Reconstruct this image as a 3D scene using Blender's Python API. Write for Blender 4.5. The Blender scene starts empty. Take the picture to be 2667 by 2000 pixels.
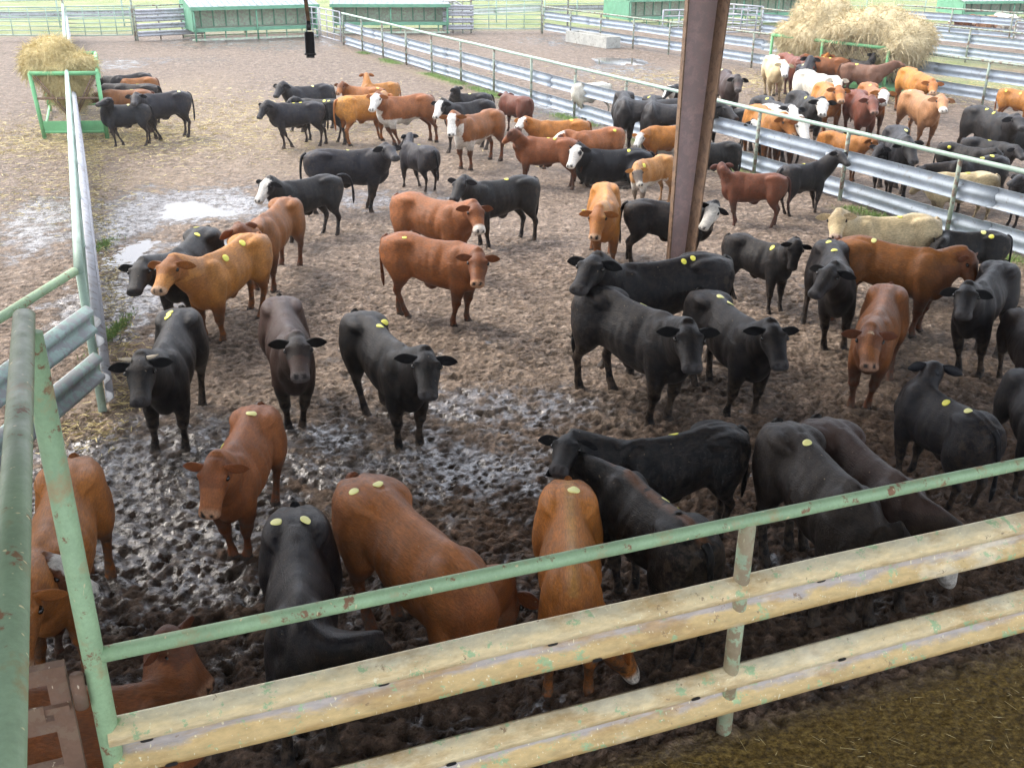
import bpy, bmesh, math, random, numpy as np
from mathutils import Vector, Matrix
from mathutils.bvhtree import BVHTree
HAZE = .0009
random.seed(7); RNG = np.random.RandomState(11)
S = bpy.context.scene
COL = S.collection
# ------------------------------------------------------------------ camera
FPX, CX, CY, CH, TH, ROLL = 2652., 1333.5, 1000., 4.8, math.radians(24), math.radians(.5)
cam = bpy.data.cameras.new('camera'); camo = bpy.data.objects.new('camera', cam); COL.objects.link(camo)
cam.sensor_width = 36; cam.lens = 36 * FPX / 2667; cam.clip_end = 2000; cam.clip_start = .05
RM = Matrix.Rotation(math.pi / 2 - TH, 3, 'X') @ Matrix.Rotation(ROLL, 3, 'Z')
camo.matrix_world = Matrix.Translation((0, 0, CH)) @ RM.to_4x4()
S.camera = camo
CAMP = Vector((0, 0, CH))
# ------------------------------------------------------------------ light
S.view_settings.view_transform = 'Standard'; S.view_settings.look = 'None'; S.view_settings.gamma = 1
S.view_settings.exposure = 1.72
W = bpy.data.worlds.new('World'); S.world = W; W.use_nodes = True
nt = W.node_tree; bg = nt.nodes['Background']
sky = nt.nodes.new('ShaderNodeTexSky'); sky.sky_type = 'NISHITA'; sky.sun_disc = False
SUN_EL, SUN_AZ = math.radians(48), math.radians(-60)      # azimuth from +Y towards +X
sky.sun_elevation = SUN_EL; sky.sun_rotation = SUN_AZ; sky.air_density = 1.0; sky.dust_density = 5.0; sky.ozone_density = 1.0
mixw = nt.nodes.new('ShaderNodeMix'); mixw.data_type = 'RGBA'; mixw.inputs[0].default_value = .55
mixw.inputs[7].default_value = (8.7, 9.1, 10.0, 1)
nt.links.new(sky.outputs[0], mixw.inputs[6]); nt.links.new(mixw.outputs[2], bg.inputs[0])
bg.inputs[1].default_value = .12
sl = bpy.data.lights.new('sun', 'SUN'); sl.energy = 1.0; sl.angle = math.radians(25); sl.color = (1, .95, .88)
so = bpy.data.objects.new('sun', sl); COL.objects.link(so)
sd = Vector((math.sin(SUN_AZ) * math.cos(SUN_EL), math.cos(SUN_AZ) * math.cos(SUN_EL), math.sin(SUN_EL)))
so.rotation_euler = sd.to_track_quat('Z', 'Y').to_euler()
S.cycles.max_bounces = 6; S.cycles.use_adaptive_sampling = True

# ------------------------------------------------------------------ measuring the place from the photograph
FR = dict(A=(0,0,.40687),B=(800,0,.40687),C=(1600,0,.48237),D=(0,500,.42194),E=(800,300,.42194),F=(1450,400,.42182),
          G=(2000,400,.42188),H=(0,1100,.5425),I=(800,1000,.60277),J=(1700,1000,.60287),K=(2200,120,.30129),
          L=(1800,120,.22604),M=(1400,150,.22604),O=(2400,600,.39207),P=(1900,0,.34675),Q=(0,600,.42194),R=(1150,0,.36166),
          V=(0,0,1.2057),N=(0,0,1))
def px(f, p):
    a = FR[f]; return a[0] + p[0] * a[2], a[1] + p[1] * a[2]
def ray(u, v):
    return (RM @ Vector(((u - CX) / FPX, -(v - CY) / FPX, -1))).normalized()
def at(u, v, z=0):
    d = ray(u, v); return CAMP + d * ((z - CH) / d.z)
def gp(f, x, y, z=0): return at(*px(f, (x, y)), z)

# ------------------------------------------------------------------ materials
def mat(name, col=(.5,.5,.5), rough=.6, metal=0, spec=.5):
    m = bpy.data.materials.new(name); m.use_nodes = True
    b = m.node_tree.nodes['Principled BSDF']
    b.inputs['Base Color'].default_value = (*col, 1); b.inputs['Roughness'].default_value = rough
    b.inputs['Metallic'].default_value = metal; b.inputs['Specular IOR Level'].default_value = spec
    return m, m.node_tree, b
class G:
    """small node helper"""
    def __init__(s, t): s.t = t
    def n(s, k, **kw):
        o = s.t.nodes.new(k)
        for a, b in kw.items(): setattr(o, a, b)
        return o
    def link(s, a, b): s.t.links.new(a, b)
    def noise(s, scale, detail=4, rough=.55, vec=None, dist=0, sc=None):
        o = s.n('ShaderNodeTexNoise'); o.inputs['Scale'].default_value = scale; o.inputs['Detail'].default_value = detail
        o.inputs['Roughness'].default_value = rough; o.inputs['Distortion'].default_value = dist
        if vec is None: vec = s.obj()
        if sc:
            mp = s.n('ShaderNodeMapping'); mp.inputs['Scale'].default_value = sc; s.link(vec, mp.inputs[0]); vec = mp.outputs[0]
        s.link(vec, o.inputs['Vector']); return o.outputs['Fac']
    def obj(s):
        if not hasattr(s, 'tc'): s.tc = s.n('ShaderNodeTexCoord')
        return s.tc.outputs['Object']
    def ramp(s, fac, stops):
        o = s.n('ShaderNodeValToRGB'); e = o.color_ramp.elements
        while len(e) < len(stops): e.new(.5)
        for i, (p, c) in enumerate(stops):
            e[i].position = p; e[i].color = (*c, 1) if isinstance(c, tuple) else (c, c, c, 1)
        s.link(fac, o.inputs[0]); return o.outputs[0]
    def mix(s, fac, a, b, mode='MIX'):
        o = s.n('ShaderNodeMix', data_type='RGBA', blend_type=mode)
        for v, i in ((fac, 0), (a, 6), (b, 7)):
            if isinstance(v, (int, float)): o.inputs[i].default_value = v if i == 0 else (v, v, v, 1)
            elif isinstance(v, tuple): o.inputs[i].default_value = (*v, 1)
            else: s.link(v, o.inputs[i])
        return o.outputs[2]
    def math(s, op, a, b=0, clamp=False):
        o = s.n('ShaderNodeMath', operation=op); o.use_clamp = clamp
        for v, i in ((a, 0), (b, 1)):
            if isinstance(v, (int, float)): o.inputs[i].default_value = v
            else: s.link(v, o.inputs[i])
        return o.outputs[0]
    def attr(s, name):
        o = s.n('ShaderNodeAttribute'); o.attribute_name = name; return o
    def bump(s, h, strength, dist, b, normal=None):
        o = s.n('ShaderNodeBump'); o.inputs['Strength'].default_value = strength; o.inputs['Distance'].default_value = dist
        s.link(h, o.inputs['Height'])
        if normal: s.link(normal, o.inputs['Normal'])
        if b: s.link(o.outputs[0], b.inputs['Normal'])
        return o.outputs[0]

# --- mud
M = {}
m, t, b = mat('mud'); g = G(t); M['mud'] = m
n1 = g.noise(.35, 5); n2 = g.noise(3.5, 6, .65); n3 = g.noise(14, 6, .7); n4 = g.noise(60, 4, .7)
clod = g.ramp(n2, [(.36, (.115, .083, .062)), (.5, (.198, .147, .112)), (.63, (.300, .236, .188))])
fine = g.ramp(n3, [(.38, .38), (.47, .90), (.55, 1.10), (.64, 1.55)])
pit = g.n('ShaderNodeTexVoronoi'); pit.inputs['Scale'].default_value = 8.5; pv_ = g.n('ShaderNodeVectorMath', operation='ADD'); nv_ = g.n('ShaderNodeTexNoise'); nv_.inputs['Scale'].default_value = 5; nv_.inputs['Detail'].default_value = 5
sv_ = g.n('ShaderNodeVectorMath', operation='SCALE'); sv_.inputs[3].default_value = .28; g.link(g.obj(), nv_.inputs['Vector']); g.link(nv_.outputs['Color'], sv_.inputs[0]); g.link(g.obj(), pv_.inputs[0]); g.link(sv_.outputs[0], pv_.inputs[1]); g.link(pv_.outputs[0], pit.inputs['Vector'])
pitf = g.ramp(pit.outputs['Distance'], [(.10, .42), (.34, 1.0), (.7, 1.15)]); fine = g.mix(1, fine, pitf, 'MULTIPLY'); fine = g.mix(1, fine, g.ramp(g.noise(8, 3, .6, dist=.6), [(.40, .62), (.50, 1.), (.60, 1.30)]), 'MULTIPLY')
c = g.mix(1, clod, fine, 'MULTIPLY')
c = g.mix(g.ramp(n1, [(.35, 0.), (.65, .5)]), c, (.25, .19, .145))
c = g.mix(1, c, g.ramp(n4, [(.3, .75), (.7, 1.22)]), 'MULTIPLY')
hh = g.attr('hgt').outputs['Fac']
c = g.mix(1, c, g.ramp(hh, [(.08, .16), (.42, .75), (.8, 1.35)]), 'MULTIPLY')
st = g.attr('straw').outputs['Fac']
ns = g.noise(9, 6, .75, sc=(1, 2.2, 1), dist=1.5)
sf = g.math('MULTIPLY', st, g.ramp(ns, [(.40, 0.), (.60, .9)]), True)
strawc = g.ramp(g.noise(38, 3, .7, sc=(1, 3, 1), dist=2), [(.3, (.17, .12, .07)), (.5, (.35, .26, .155)), (.7, (.55, .44, .28))])
c = g.mix(sf, c, strawc)
gr = g.attr('grass').outputs['Fac']
gf = g.math('MULTIPLY', gr, g.ramp(g.noise(6, 5, .7), [(.34, 0.), (.5, 1.)]), True)
grc = g.ramp(g.noise(.5, 5, .7), [(.3, (.13, .20, .045)), (.48, (.24, .31, .10)), (.62, (.33, .33, .15)), (.8, (.38, .32, .18))])
c = g.mix(gf, c, g.mix(1, grc, g.ramp(g.noise(30, 4), [(.3, .7), (.7, 1.25)]), 'MULTIPLY'))
mk_ = g.ramp(g.math('ADD', g.attr('muck_shade').outputs['Fac'], g.math('MULTIPLY', g.math('SUBTRACT', g.noise(1.6, 5, .65), .5), 1.2)), [(.25, 0.), (.75, 1.)])  # near mud colour darkened: wet manure, with the roof's shade painted in
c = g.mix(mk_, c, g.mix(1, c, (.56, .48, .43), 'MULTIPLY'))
al = g.attr('alley').outputs['Fac']
alc = g.ramp(g.noise(26, 7, .75), [(.34, (.05, .030, .006)), (.47, (.15, .095, .020)), (.56, (.26, .17, .040)), (.72, (.44, .31, .09))])
c = g.mix(al, c, alc)
wt = g.attr('wet').outputs['Fac']
wn = g.ramp(g.math('ADD', wt, g.math('MULTIPLY', g.math('SUBTRACT', g.noise(2.6, 7, .72), .5), 2.2)), [(.50, 0.), (.80, 1.)])
c = g.mix(g.math('MULTIPLY', wn, .8), c, g.mix(g.ramp(n3, [(.4, 0.), (.6, 1.)]), (.018, .012, .008), (.068, .047, .034)))
g.link(c, b.inputs['Base Color'])
r = g.mix(wn, g.ramp(n3, [(.3, .42), (.6, .80)]), g.ramp(n3, [(.35, .22), (.7, .42)]))
g.link(r, b.inputs['Roughness'])
g.link(g.math('ADD', g.math('MULTIPLY', wn, .0), .22), b.inputs['Specular IOR Level'])
vor = g.n('ShaderNodeTexVoronoi'); vor.inputs['Scale'].default_value = 7; g.link(g.obj(), vor.inputs['Vector'])
hsum = g.math('ADD', g.math('MULTIPLY', n2, .9), g.math('ADD', g.math('MULTIPLY', n3, .5), g.math('MULTIPLY', n4, .14)))
hsum = g.math('ADD', hsum, g.math('MULTIPLY', pit.outputs['Distance'], .8))
inv = g.math('SUBTRACT', 1.0, g.math('MULTIPLY', wn, .35))
hsum = g.math('ADD', hsum, g.math('MULTIPLY', g.noise(32, 5, .75), .35)); bp = g.bump(g.math('MULTIPLY', hsum, inv), 1.0, .09, b)
cn = g.bump(g.math('ADD', g.math('MULTIPLY', n3, .5), n2), .35, .05, None); t.links.new(cn, b.inputs['Coat Normal'])
g.link(g.math('MULTIPLY', wn, g.ramp(g.noise(7, 4, .7), [(.40, .15), (.54, 1.)])), b.inputs['Coat Weight']); b.inputs['Coat Roughness'].default_value = .13; b.inputs['Coat IOR'].default_value = 1.75

# --- water
m, t, b = mat('puddle_water', (.10, .085, .07), .04, 0, .6); g = G(t); M['water'] = m
g.bump(g.noise(5, 3), .04, .02, b); 

# --- coat (cattle): colour comes from the painted markings of the animal
m, t, b = mat('coat', (.5, .5, .5), .62, 0, .20); g = G(t); M['coat'] = m
ca = g.attr('Col').outputs['Color']
h1 = g.noise(95, 4, .65, sc=(.22, 1, .8)); h2 = g.noise(3.2, 4, .6); h3 = g.noise(220, 2, .6, sc=(.3, 1, .5))
c = g.mix(1, ca, g.ramp(h1, [(.36, .78), (.5, 1.), (.64, 1.25)]), 'MULTIPLY')
c = g.mix(1, c, g.ramp(h2, [(.36, .76), (.64, 1.22)]), 'MULTIPLY')
dirt = g.attr('dirt').outputs['Fac']
c = g.mix(g.math('MULTIPLY', dirt, g.ramp(g.noise(16, 5, .7), [(.42, 0.), (.62, 1.)]), True), c, (.085, .060, .042))
c = g.mix(g.math('MULTIPLY', g.ramp(g.noise(34, 2, .5), [(.73, 0.), (.76, .55)]), 1.), c, (.32, .24, .15))
g.link(c, b.inputs['Base Color'])
g.link(g.ramp(h2, [(.3, .34), (.7, .58)]), b.inputs['Roughness'])
g.bump(g.math('ADD', g.math('MULTIPLY', h1, .6), g.math('MULTIPLY', h3, .4)), .6, .018, b)

M['eye'] = mat('eye', (.008, .006, .005), .08)[0]
M['horn'] = mat('horn', (.50, .42, .30), .4)[0]
m, t, b = mat('back_tag_vinyl', (.80, .76, .05), .45); g = G(t); M['tag'] = m
g.link(g.ramp(g.noise(30, 3), [(.35, (.78, .74, .06)), (.7, (.84, .80, .16))]), b.inputs['Base Color'])
m, t, b = mat('faded_tag_vinyl', (.84, .81, .30), .45); M['paletag'] = m

# --- painted / galvanised steel
def steel(name, paint, under, patch, rough=.45, metal=.0, dirt=None, dsc=(.55, .7), streak=None):
    m, t, b = mat(name, paint, rough, metal); g = G(t)
    n = g.noise(9, 6, .7); nn = g.noise(45, 5, .7)
    c = g.mix(1, g.mix(0, paint, paint), g.ramp(g.noise(3, 4), [(.3, .85), (.7, 1.15)]), 'MULTIPLY')
    c = g.mix(g.ramp(n, [(patch, 0.), (patch + .05, 1.)]), c, g.mix(nn, under, tuple(x * .55 for x in under)))
    if dirt:
        c = g.mix(g.ramp(g.noise(5, 6, .7), [(dsc[0], 0.), (dsc[1], 1.)]), c, g.mix(g.ramp(nn, [(.3, 0.), (.7, 1.)]), dirt, tuple(x * .7 for x in dirt)))
    if streak:
        c = g.mix(g.ramp(g.noise(42, 2, .4, sc=(1, 1, .25)), [(.70, 0.), (.73, .9)]), c, streak)
    c = g.mix(1, c, g.ramp(nn, [(.25, .86), (.75, 1.12)]), 'MULTIPLY')
    g.link(c, b.inputs['Base Color'])
    g.link(g.ramp(n, [(.3, rough), (.7, min(1, rough + .3))]), b.inputs['Roughness'])
    g.bump(nn, .25, .006, b)
    return m
GREEN = (.30, .47, .36)
M['green_pipe'] = steel('green_painted_pipe', (.30, .45, .26), (.30, .16, .085), .58, .42, 0, (.45, .38, .20), (.55, .68), (.70, .62, .36))
M['green_far'] = steel('green_pipe', (.33, .45, .37), (.28, .24, .19), .62, .45)
M['post_far'] = steel('weathered_post', (.27, .33, .26), (.22, .15, .11), .50, .55)
M['galv'] = steel('galvanised_steel', (.37, .425, .48), (.30, .31, .31), .60, .62, .0, (.36, .33, .29), (.60, .72))
M['galv_old'] = steel('weathered_galvanised_steel', (.42, .43, .46), (.34, .31, .30), .56, .55, .1, (.30, .25, .19), (.56, .74))
M['galv_green'] = steel('green_tinged_galvanised_steel', (.34, .46, .42), (.45, .47, .48), .48, .42, .15, (.28, .24, .18), (.62, .74))
m, t, b = mat('dust_caked_guard_rail', (.6, .46, .22), .62); g = G(t); M['guard_yellow'] = m
v = g.attr('v').outputs['Fac']; nn = g.noise(30, 6, .65, sc=(.35, .35, 1.6)); nb_ = g.noise(5, 6, .7, sc=(.5, .5, 2.))
v = g.math('ADD', v, g.math('MULTIPLY', g.math('SUBTRACT', nb_, .5), .30))
c = g.ramp(v, [(.0, (.72, .68, .55)), (.055, (.70, .64, .48)), (.10, (.52, .36, .15)), (.36, (.64, .47, .21)), (.42, (.44, .39, .36)), (.55, (.50, .45, .42)), (.60, (.74, .62, .40)), (.88, (.74, .59, .32)), (1., (.66, .60, .42))])
c = g.mix(g.ramp(g.noise(2.2, 6, .7, sc=(.6, .6, 2.5)), [(.50, 0.), (.62, .75)]), c, (.46, .29, .11)); c = g.mix(g.ramp(g.noise(1.6, 5, .6, sc=(.7, .7, 2.)), [(.60, 0.), (.68, .6)]), c, (.80, .72, .52))
c = g.mix(g.ramp(g.noise(6, 6, .75), [(.58, 0.), (.62, .85)]), c, (.32, .50, .26))
c = g.mix(g.ramp(g.noise(11, 5, .7), [(.64, 0.), (.68, .8)]), c, (.24, .15, .08))
c = g.mix(g.ramp(g.noise(60, 2, .4, sc=(1, 1, .3)), [(.69, 0.), (.72, .9)]), c, (.80, .74, .50))
c = g.mix(1, c, g.ramp(nn, [(.3, .80), (.7, 1.16)]), 'MULTIPLY'); g.link(c, b.inputs['Base Color']); g.bump(nn, .25, .008, b)
M['post_dusty'] = steel('dusty_green_post', (.33, .42, .27), (.36, .28, .17), .50, .55, 0, (.42, .35, .22), (.45, .62), (.62, .56, .36))
M['rust'] = steel('rusty_bare_steel', (.17, .10, .065), (.27, .18, .12), .52, .7, 0, (.22, .16, .12), (.55, .7), (.6, .5, .36))
M['green_box'] = steel('bright_green_sheet', (.13, .34, .21), (.22, .40, .28), .60, .5, 0, (.30, .34, .26), (.60, .75))
M['green_inner'] = steel('faded_green_panel', (.50, .62, .46), (.60, .58, .46), .50, .7)
M['roof_grey'] = steel('grey_roof_sheet', (.27, .31, .33), (.24, .28, .28), .55, .5)
M['feeder_green'] = steel('feeder_green_paint', (.16, .43, .19), (.25, .30, .18), .64, .45)
M['column'] = steel('red_oxide_primer', (.48, .35, .34), (.54, .42, .41), .48, .5, 0)
M['brown_flange'] = steel('brown_primer', (.20, .125, .075), (.16, .10, .065), .52, .5)
M['concrete'] = steel('concrete', (.42, .42, .38), (.34, .33, .29), .55, .9)
M['white_pipe'] = steel('white_rail', (.62, .64, .62), (.5, .5, .46), .6, .5)
M['black_plastic'] = mat('black_plastic', (.02, .02, .022), .4)[0]
M['roofsheet'] = steel('roof_sheet', (.32, .33, .33), (.28, .28, .28), .6, .5)
def haymat(name, a, bcol):
    m, t, b = mat(name, a, .8, 0, .2); g = G(t)
    c = g.ramp(g.noise(30, 4, .7, sc=(1, 1, 2.5)), [(.3, tuple(x * .55 for x in a)), (.5, a), (.7, bcol)])
    g.link(g.mix(1, c, g.ramp(g.noise(2.5, 4), [(.3, .8), (.7, 1.15)]), 'MULTIPLY'), b.inputs['Base Color'])
    g.bump(g.noise(26, 6, .8, sc=(1, 1, 2)), .9, .06, b)
    return m
M['hay'] = haymat('straw_yellow_hay', (.78, .62, .30), (.92, .80, .48))
M['hay2'] = haymat('pale_hay', (.72, .60, .36), (.88, .78, .52))
M['hay_strand'] = haymat('hay_strands', (.82, .67, .32), (.94, .84, .52))
m, t, b = mat('grass_blade', (.20, .31, .08), .6); M['grass'] = m

# ------------------------------------------------------------------ mesh helpers
def mesh_obj(name, V, F, material, parent=None, smooth=False, auto=False):
    me = bpy.data.meshes.new(name); me.from_pydata([tuple(v) for v in V], [], F); me.update()
    o = bpy.data.objects.new(name, me); COL.objects.link(o)
    if material:
        for mm in (material if isinstance(material, list) else [material]): me.materials.append(mm)
    if smooth: me.polygons.foreach_set('use_smooth', [True] * len(me.polygons))
    if parent:
        o.parent = parent; o.matrix_parent_inverse = Matrix.Translation(-parent.location) if parent.type == 'EMPTY' and parent.rotation_euler.z == 0 else parent.matrix_world.inverted()
    return o
def tag(o, label=None, cat=None, group=None, kind=None):
    if label: o['label'] = label
    if cat: o['category'] = cat
    if group: o['group'] = group
    if kind: o['kind'] = kind
    return o
def thing(name, label, cat, loc=(0, 0, 0), group=None):
    o = bpy.data.objects.new(name, None); COL.objects.link(o); o.location = loc; o.empty_display_size = .3
    return tag(o, label, cat, group)
class MB:
    def __init__(s): s.V = []; s.F = []
    def add(s, V, F):
        n = len(s.V); s.V += [tuple(v) for v in V]; s.F += [tuple(i + n for i in f) for f in F]
    def tube(s, pts, r, n=12, cap=True):
        pts = [Vector(p) for p in pts]; rs = r if isinstance(r, (list, tuple)) else [r] * len(pts)
        V = []; up = None
        for i, p in enumerate(pts):
            d = (pts[min(i + 1, len(pts) - 1)] - pts[max(i - 1, 0)]).normalized()
            if up is None:
                up = Vector((0, 0, 1)) if abs(d.z) < .9 else Vector((1, 0, 0))
            a = d.cross(up).normalized(); up = a.cross(d).normalized()
            for k in range(n):
                th = 2 * math.pi * k / n; V.append(p + (a * math.cos(th) + up * math.sin(th)) * rs[i])
        F = [(i * n + k, i * n + (k + 1) % n, (i + 1) * n + (k + 1) % n, (i + 1) * n + k) for i in range(len(pts) - 1) for k in range(n)]
        if cap:
            F.append(tuple(range(n))[::-1]); F.append(tuple((len(pts) - 1) * n + k for k in range(n)))
        s.add(V, F); return s
    def box(s, c, sz, ax=None, bev=0):
        """c centre, sz full sizes, ax 3x3 column axes"""
        ax = ax or Matrix.Identity(3); c = Vector(c); hx, hy, hz = [q / 2 for q in sz]
        V = [c + ax @ Vector((x * hx, y * hy, z * hz)) for x in (-1, 1) for y in (-1, 1) for z in (-1, 1)]
        s.add(V, [(0, 1, 3, 2), (4, 6, 7, 5), (0, 4, 5, 1), (2, 3, 7, 6), (0, 2, 6, 4), (1, 5, 7, 3)]); return s
    def extr(s, prof, path, side, up=(0, 0, 1), cap=True):
        """closed profile (a,b) swept along path points; a along side, b along up"""
        side = Vector(side); up = Vector(up); n = len(prof); V = []
        for p in path:
            p = Vector(p); V += [p + side * a + up * b_ for a, b_ in prof]
        F = [(i * n + k, i * n + (k + 1) % n, (i + 1) * n + (k + 1) % n, (i + 1) * n + k) for i in range(len(path) - 1) for k in range(n)]
        if cap: F.append(tuple(range(n))[::-1]); F.append(tuple((len(path) - 1) * n + k for k in range(n)))
        s.add(V, F); return s
    def build(s, name, material, parent=None, smooth=False):
        return mesh_obj(name, s.V, s.F, material, parent, smooth)

# ------------------------------------------------------------------ numpy noise for the ground
def hash2(ix, iy, k=0):
    h = (ix.astype(np.int64) * 374761393 + iy.astype(np.int64) * 668265263 + k * 974711) & 0xffffffff
    h = ((h ^ (h >> 13)) * 1274126177) & 0xffffffff
    return ((h ^ (h >> 16)) & 0xffff) / 65535.
def vnoise(x, y, k=0):
    ix = np.floor(x); iy = np.floor(y); fx = x - ix; fy = y - iy
    fx = fx * fx * (3 - 2 * fx); fy = fy * fy * (3 - 2 * fy)
    a = hash2(ix, iy, k); b_ = hash2(ix + 1, iy, k); c_ = hash2(ix, iy + 1, k); d = hash2(ix + 1, iy + 1, k)
    return (a * (1 - fx) + b_ * fx) * (1 - fy) + (c_ * (1 - fx) + d * fx) * fy
def fbm(x, y, o=4, k=0):
    r_ = 0; a = .5; t_ = 0
    for i in range(o):
        r_ = r_ + a * vnoise(x * 2 ** i + i * 7.3, y * 2 ** i - i * 3.1, k + i); t_ += a; a *= .55
    return r_ / t_
def worley(x, y, k=0):
    ix = np.floor(x); iy = np.floor(y); best = np.full(x.shape, 9.)
    for dx in (-1, 0, 1):
        for dy in (-1, 0, 1):
            cx = ix + dx + hash2(ix + dx, iy + dy, k); cy = iy + dy + hash2(ix + dx, iy + dy, k + 5)
            best = np.minimum(best, np.hypot(x - cx, y - cy))
    return best
def sdline(x, y, a, b_):
    ax, ay = a[0], a[1]; bx, by = b_[0] - ax, b_[1] - ay
    t_ = np.clip(((x - ax) * bx + (y - ay) * by) / (bx * bx + by * by), 0, 1)
    return np.hypot(x - ax - t_ * bx, y - ay - t_ * by)

# ------------------------------------------------------------------ the ground: one sheet, finely divided near the pens
def grid_lines(a, b_, fine, lo, hi, k=1.09, start=.08):
    mid = list(np.arange(a, b_, fine)); l = []; s_ = fine; x = a
    while x > lo: s_ *= k; x -= s_; l.append(x)
    r_ = []; s_ = fine; x = mid[-1]
    while x < hi: s_ *= k; x += s_; r_.append(x)
    return np.array(l[::-1] + mid + r_)
F1A, F1B = (-7.75, 48.3), (9.6, 13.3)              # main pen's right fence line
LFA, LFB = (-4.43, 9.94), (-20.9, 50.0)            # left fence line
F2A, F2B = (1.39, 54.6), (17.3, 26.9)
NFA, NFB = (-2.0, 3.93), (5.95, 6.93)              # near fence
_p = [gp('V', 405, 450), gp('V', 1330, 131), gp('V', 282, 545), gp('V', 470, 455), gp('V', 820, 125)]
PUD = [(_p[0].x, _p[0].y, .85, 1.05), (_p[1].x, _p[1].y, 1.6, 1.8), (_p[2].x, _p[2].y, .30, 1.2), (_p[3].x, _p[3].y, .7, .45)]
def ground():
    xs = grid_lines(-5.0, 7.0, .023, -600, 600, 1.03); ys = grid_lines(3.8, 14.5, .025, -60, 900, 1.018)
    X, Y = np.meshgrid(xs, ys); nx, ny = len(xs), len(ys)
    near = np.clip((28 - Y) / 12, 0, 1) * np.clip((X + 10) / 3, 0, 1) * np.clip((14 - X) / 3, 0, 1)
    side = (X - NFA[0]) * (NFB[1] - NFA[1]) - (Y - NFA[1]) * (NFB[0] - NFA[0])   # >0 : alley side
    sd_ = side / math.hypot(NFB[0] - NFA[0], NFB[1] - NFA[1])
    alley = np.clip(sd_ / .25 + .3, 0, 1)
    wx = X + .35 * fbm(X * 1.7, Y * 1.7, 4, 40); wy = Y + .35 * fbm(X * 1.7 + 9, Y * 1.7, 4, 50)
    w1 = worley(wx * 4.2, wy * 4.8, 3); w2 = worley(wx * 10.5, wy * 12, 9)
    pick = np.clip((fbm(X * 1.1, Y * 1.1, 3, 66) - .42) * 6, 0, 1)
    hoof = -.055 * np.clip(.40 - w1, 0, 1) / .40 * pick - .035 * np.clip(.5 - w2, 0, 1) / .5
    rg_ = 1 - np.abs(2 * fbm(wx * 6, wy * 7, 4, 2) - 1); rg2 = 1 - np.abs(2 * fbm(wx * 14, wy * 17, 3, 8) - 1)
    clods = .050 * (rg_ - .6) + .038 * (rg2 - .6) + .040 * (fbm(X * 17, Y * 17, 3, 18) - .5)
    h = (hoof + clods) * near * (1 - .8 * alley)
    h = h * (.62 + .45 * np.clip((13 - Y) / 6, 0, 1))
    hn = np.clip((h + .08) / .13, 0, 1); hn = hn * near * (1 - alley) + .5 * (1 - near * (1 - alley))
    h += .05 * (fbm(X * .5, Y * .5, 3, 20) - .5) * np.clip((60 - Y) / 20, 0, 1)
    h = h - .01 + alley * .02
    for px_, py_, rx_, ry_ in PUD:
        q = np.hypot((X - px_) / rx_, (Y - py_) / ry_) + .9 * (fbm(X * 1.6, Y * 1.6, 4, 91) - .5)
        h = np.where(q < 1.6, h * np.clip(q - .3, .15, 1) - .05 * np.clip(1.3 - q, 0, 1) + .016 * np.clip(q - 1, 0, .3), h)
    # masks
    def blob(cx, cy, rx, ry, an=0, k=0):
        ca, sa = math.cos(an), math.sin(an); dx = X - cx; dy = Y - cy
        q = np.hypot((dx * ca + dy * sa) / rx, (-dx * sa + dy * ca) / ry)
        return np.clip(1.35 - q + .5 * (fbm(X * .9, Y * .9, 3, k) - .5), 0, 1)
    wet = np.zeros(X.shape); straw = np.zeros(X.shape); grass = np.zeros(X.shape)
    def wadd(f, x, y, rx, ry, an=0, v=1.):
        nonlocal wet; p = gp(f, x, y); wet = np.maximum(wet, v * blob(p.x, p.y, rx, ry, an, 3))
    def sadd(f, x, y, rx, ry, an=0, v=1.):
        nonlocal straw; p = gp(f, x, y); straw = np.maximum(straw, v * blob(p.x, p.y, rx, ry, an, 7))
    wadd('V', 330, 1080, 1.8, 1.9); wadd('V', 230, 980, .8, .8, 0, .8); wadd('V', 650, 960, 1.3, .9, 0, .8); wadd('V', 400, 1250, 1.2, .6, 0, .8)
    wadd('V', 330, 600, 1.3, 3.0); wadd('V', 270, 480, 1., 2.5); wadd('V', 420, 440, 2.5, 2.); wadd('V', 100, 470, 1.2, 3.5, .3, .8)
    wadd('V', 800, 430, 2., 1.2, 0, .8); wadd('V', 560, 95, 8, 4.); wadd('V', 380, 130, 4, 1.6, 0, .8); wadd('V', 850, 115, 3.5, 3, 0, .7)
    wadd('V', 250, 140, 2, 3.5); wadd('V', 1250, 90, 4., 5.); wadd('V', 1330, 150, 3., 3.); wadd('V', 1430, 170, 3.5, 2., 0, .9)
    wadd('V', 1180, 235, 1.5, 3.2, .4); wadd('V', 1350, 260, 3, 1.6); wadd('V', 1950, 220, 4, 2.2, 0, .6); wadd('V', 2000, 470, 2.2, 1.5, 0, .7)
    wadd('V', 1050, 880, 1.8, .9, 0, .75); wadd('V', 900, 1010, 2.0, .8, 0, .9); wadd('V', 1640, 1000, .8, 1, 0, .5); wadd('V', 1150, 1050, .9, .6, 0, .6)
    wadd('V', 60, 300, 2.5, 3, 0, .4); wadd('V', 2090, 60, 6, 8, 0, .6); wadd('V', 1750, 60, 5, 8, 0, .6); wadd('V', 1700, 230, 3, 2, 0, .5)
    wadd('V', 900, 830, 1.6, .7, 0, .45); wadd('V', 700, 770, 1.2, .8, 0, .45)
    wet = np.maximum(wet, .47 * np.clip((12.5 - Y) / 5, 0, 1) * np.clip((Y - 3) / 2, 0, 1) * (1 - alley))
    wet = np.maximum(wet, .28)
    sadd('V', 480, 260, 4.2, 4.5); sadd('V', 200, 300, 3., 2.6); sadd('V', 640, 300, 3., 4.); sadd('V', 350, 210, 2.5, 6, 0, .8); sadd('V', 850, 270, 3, 3, 0, .75)
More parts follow.
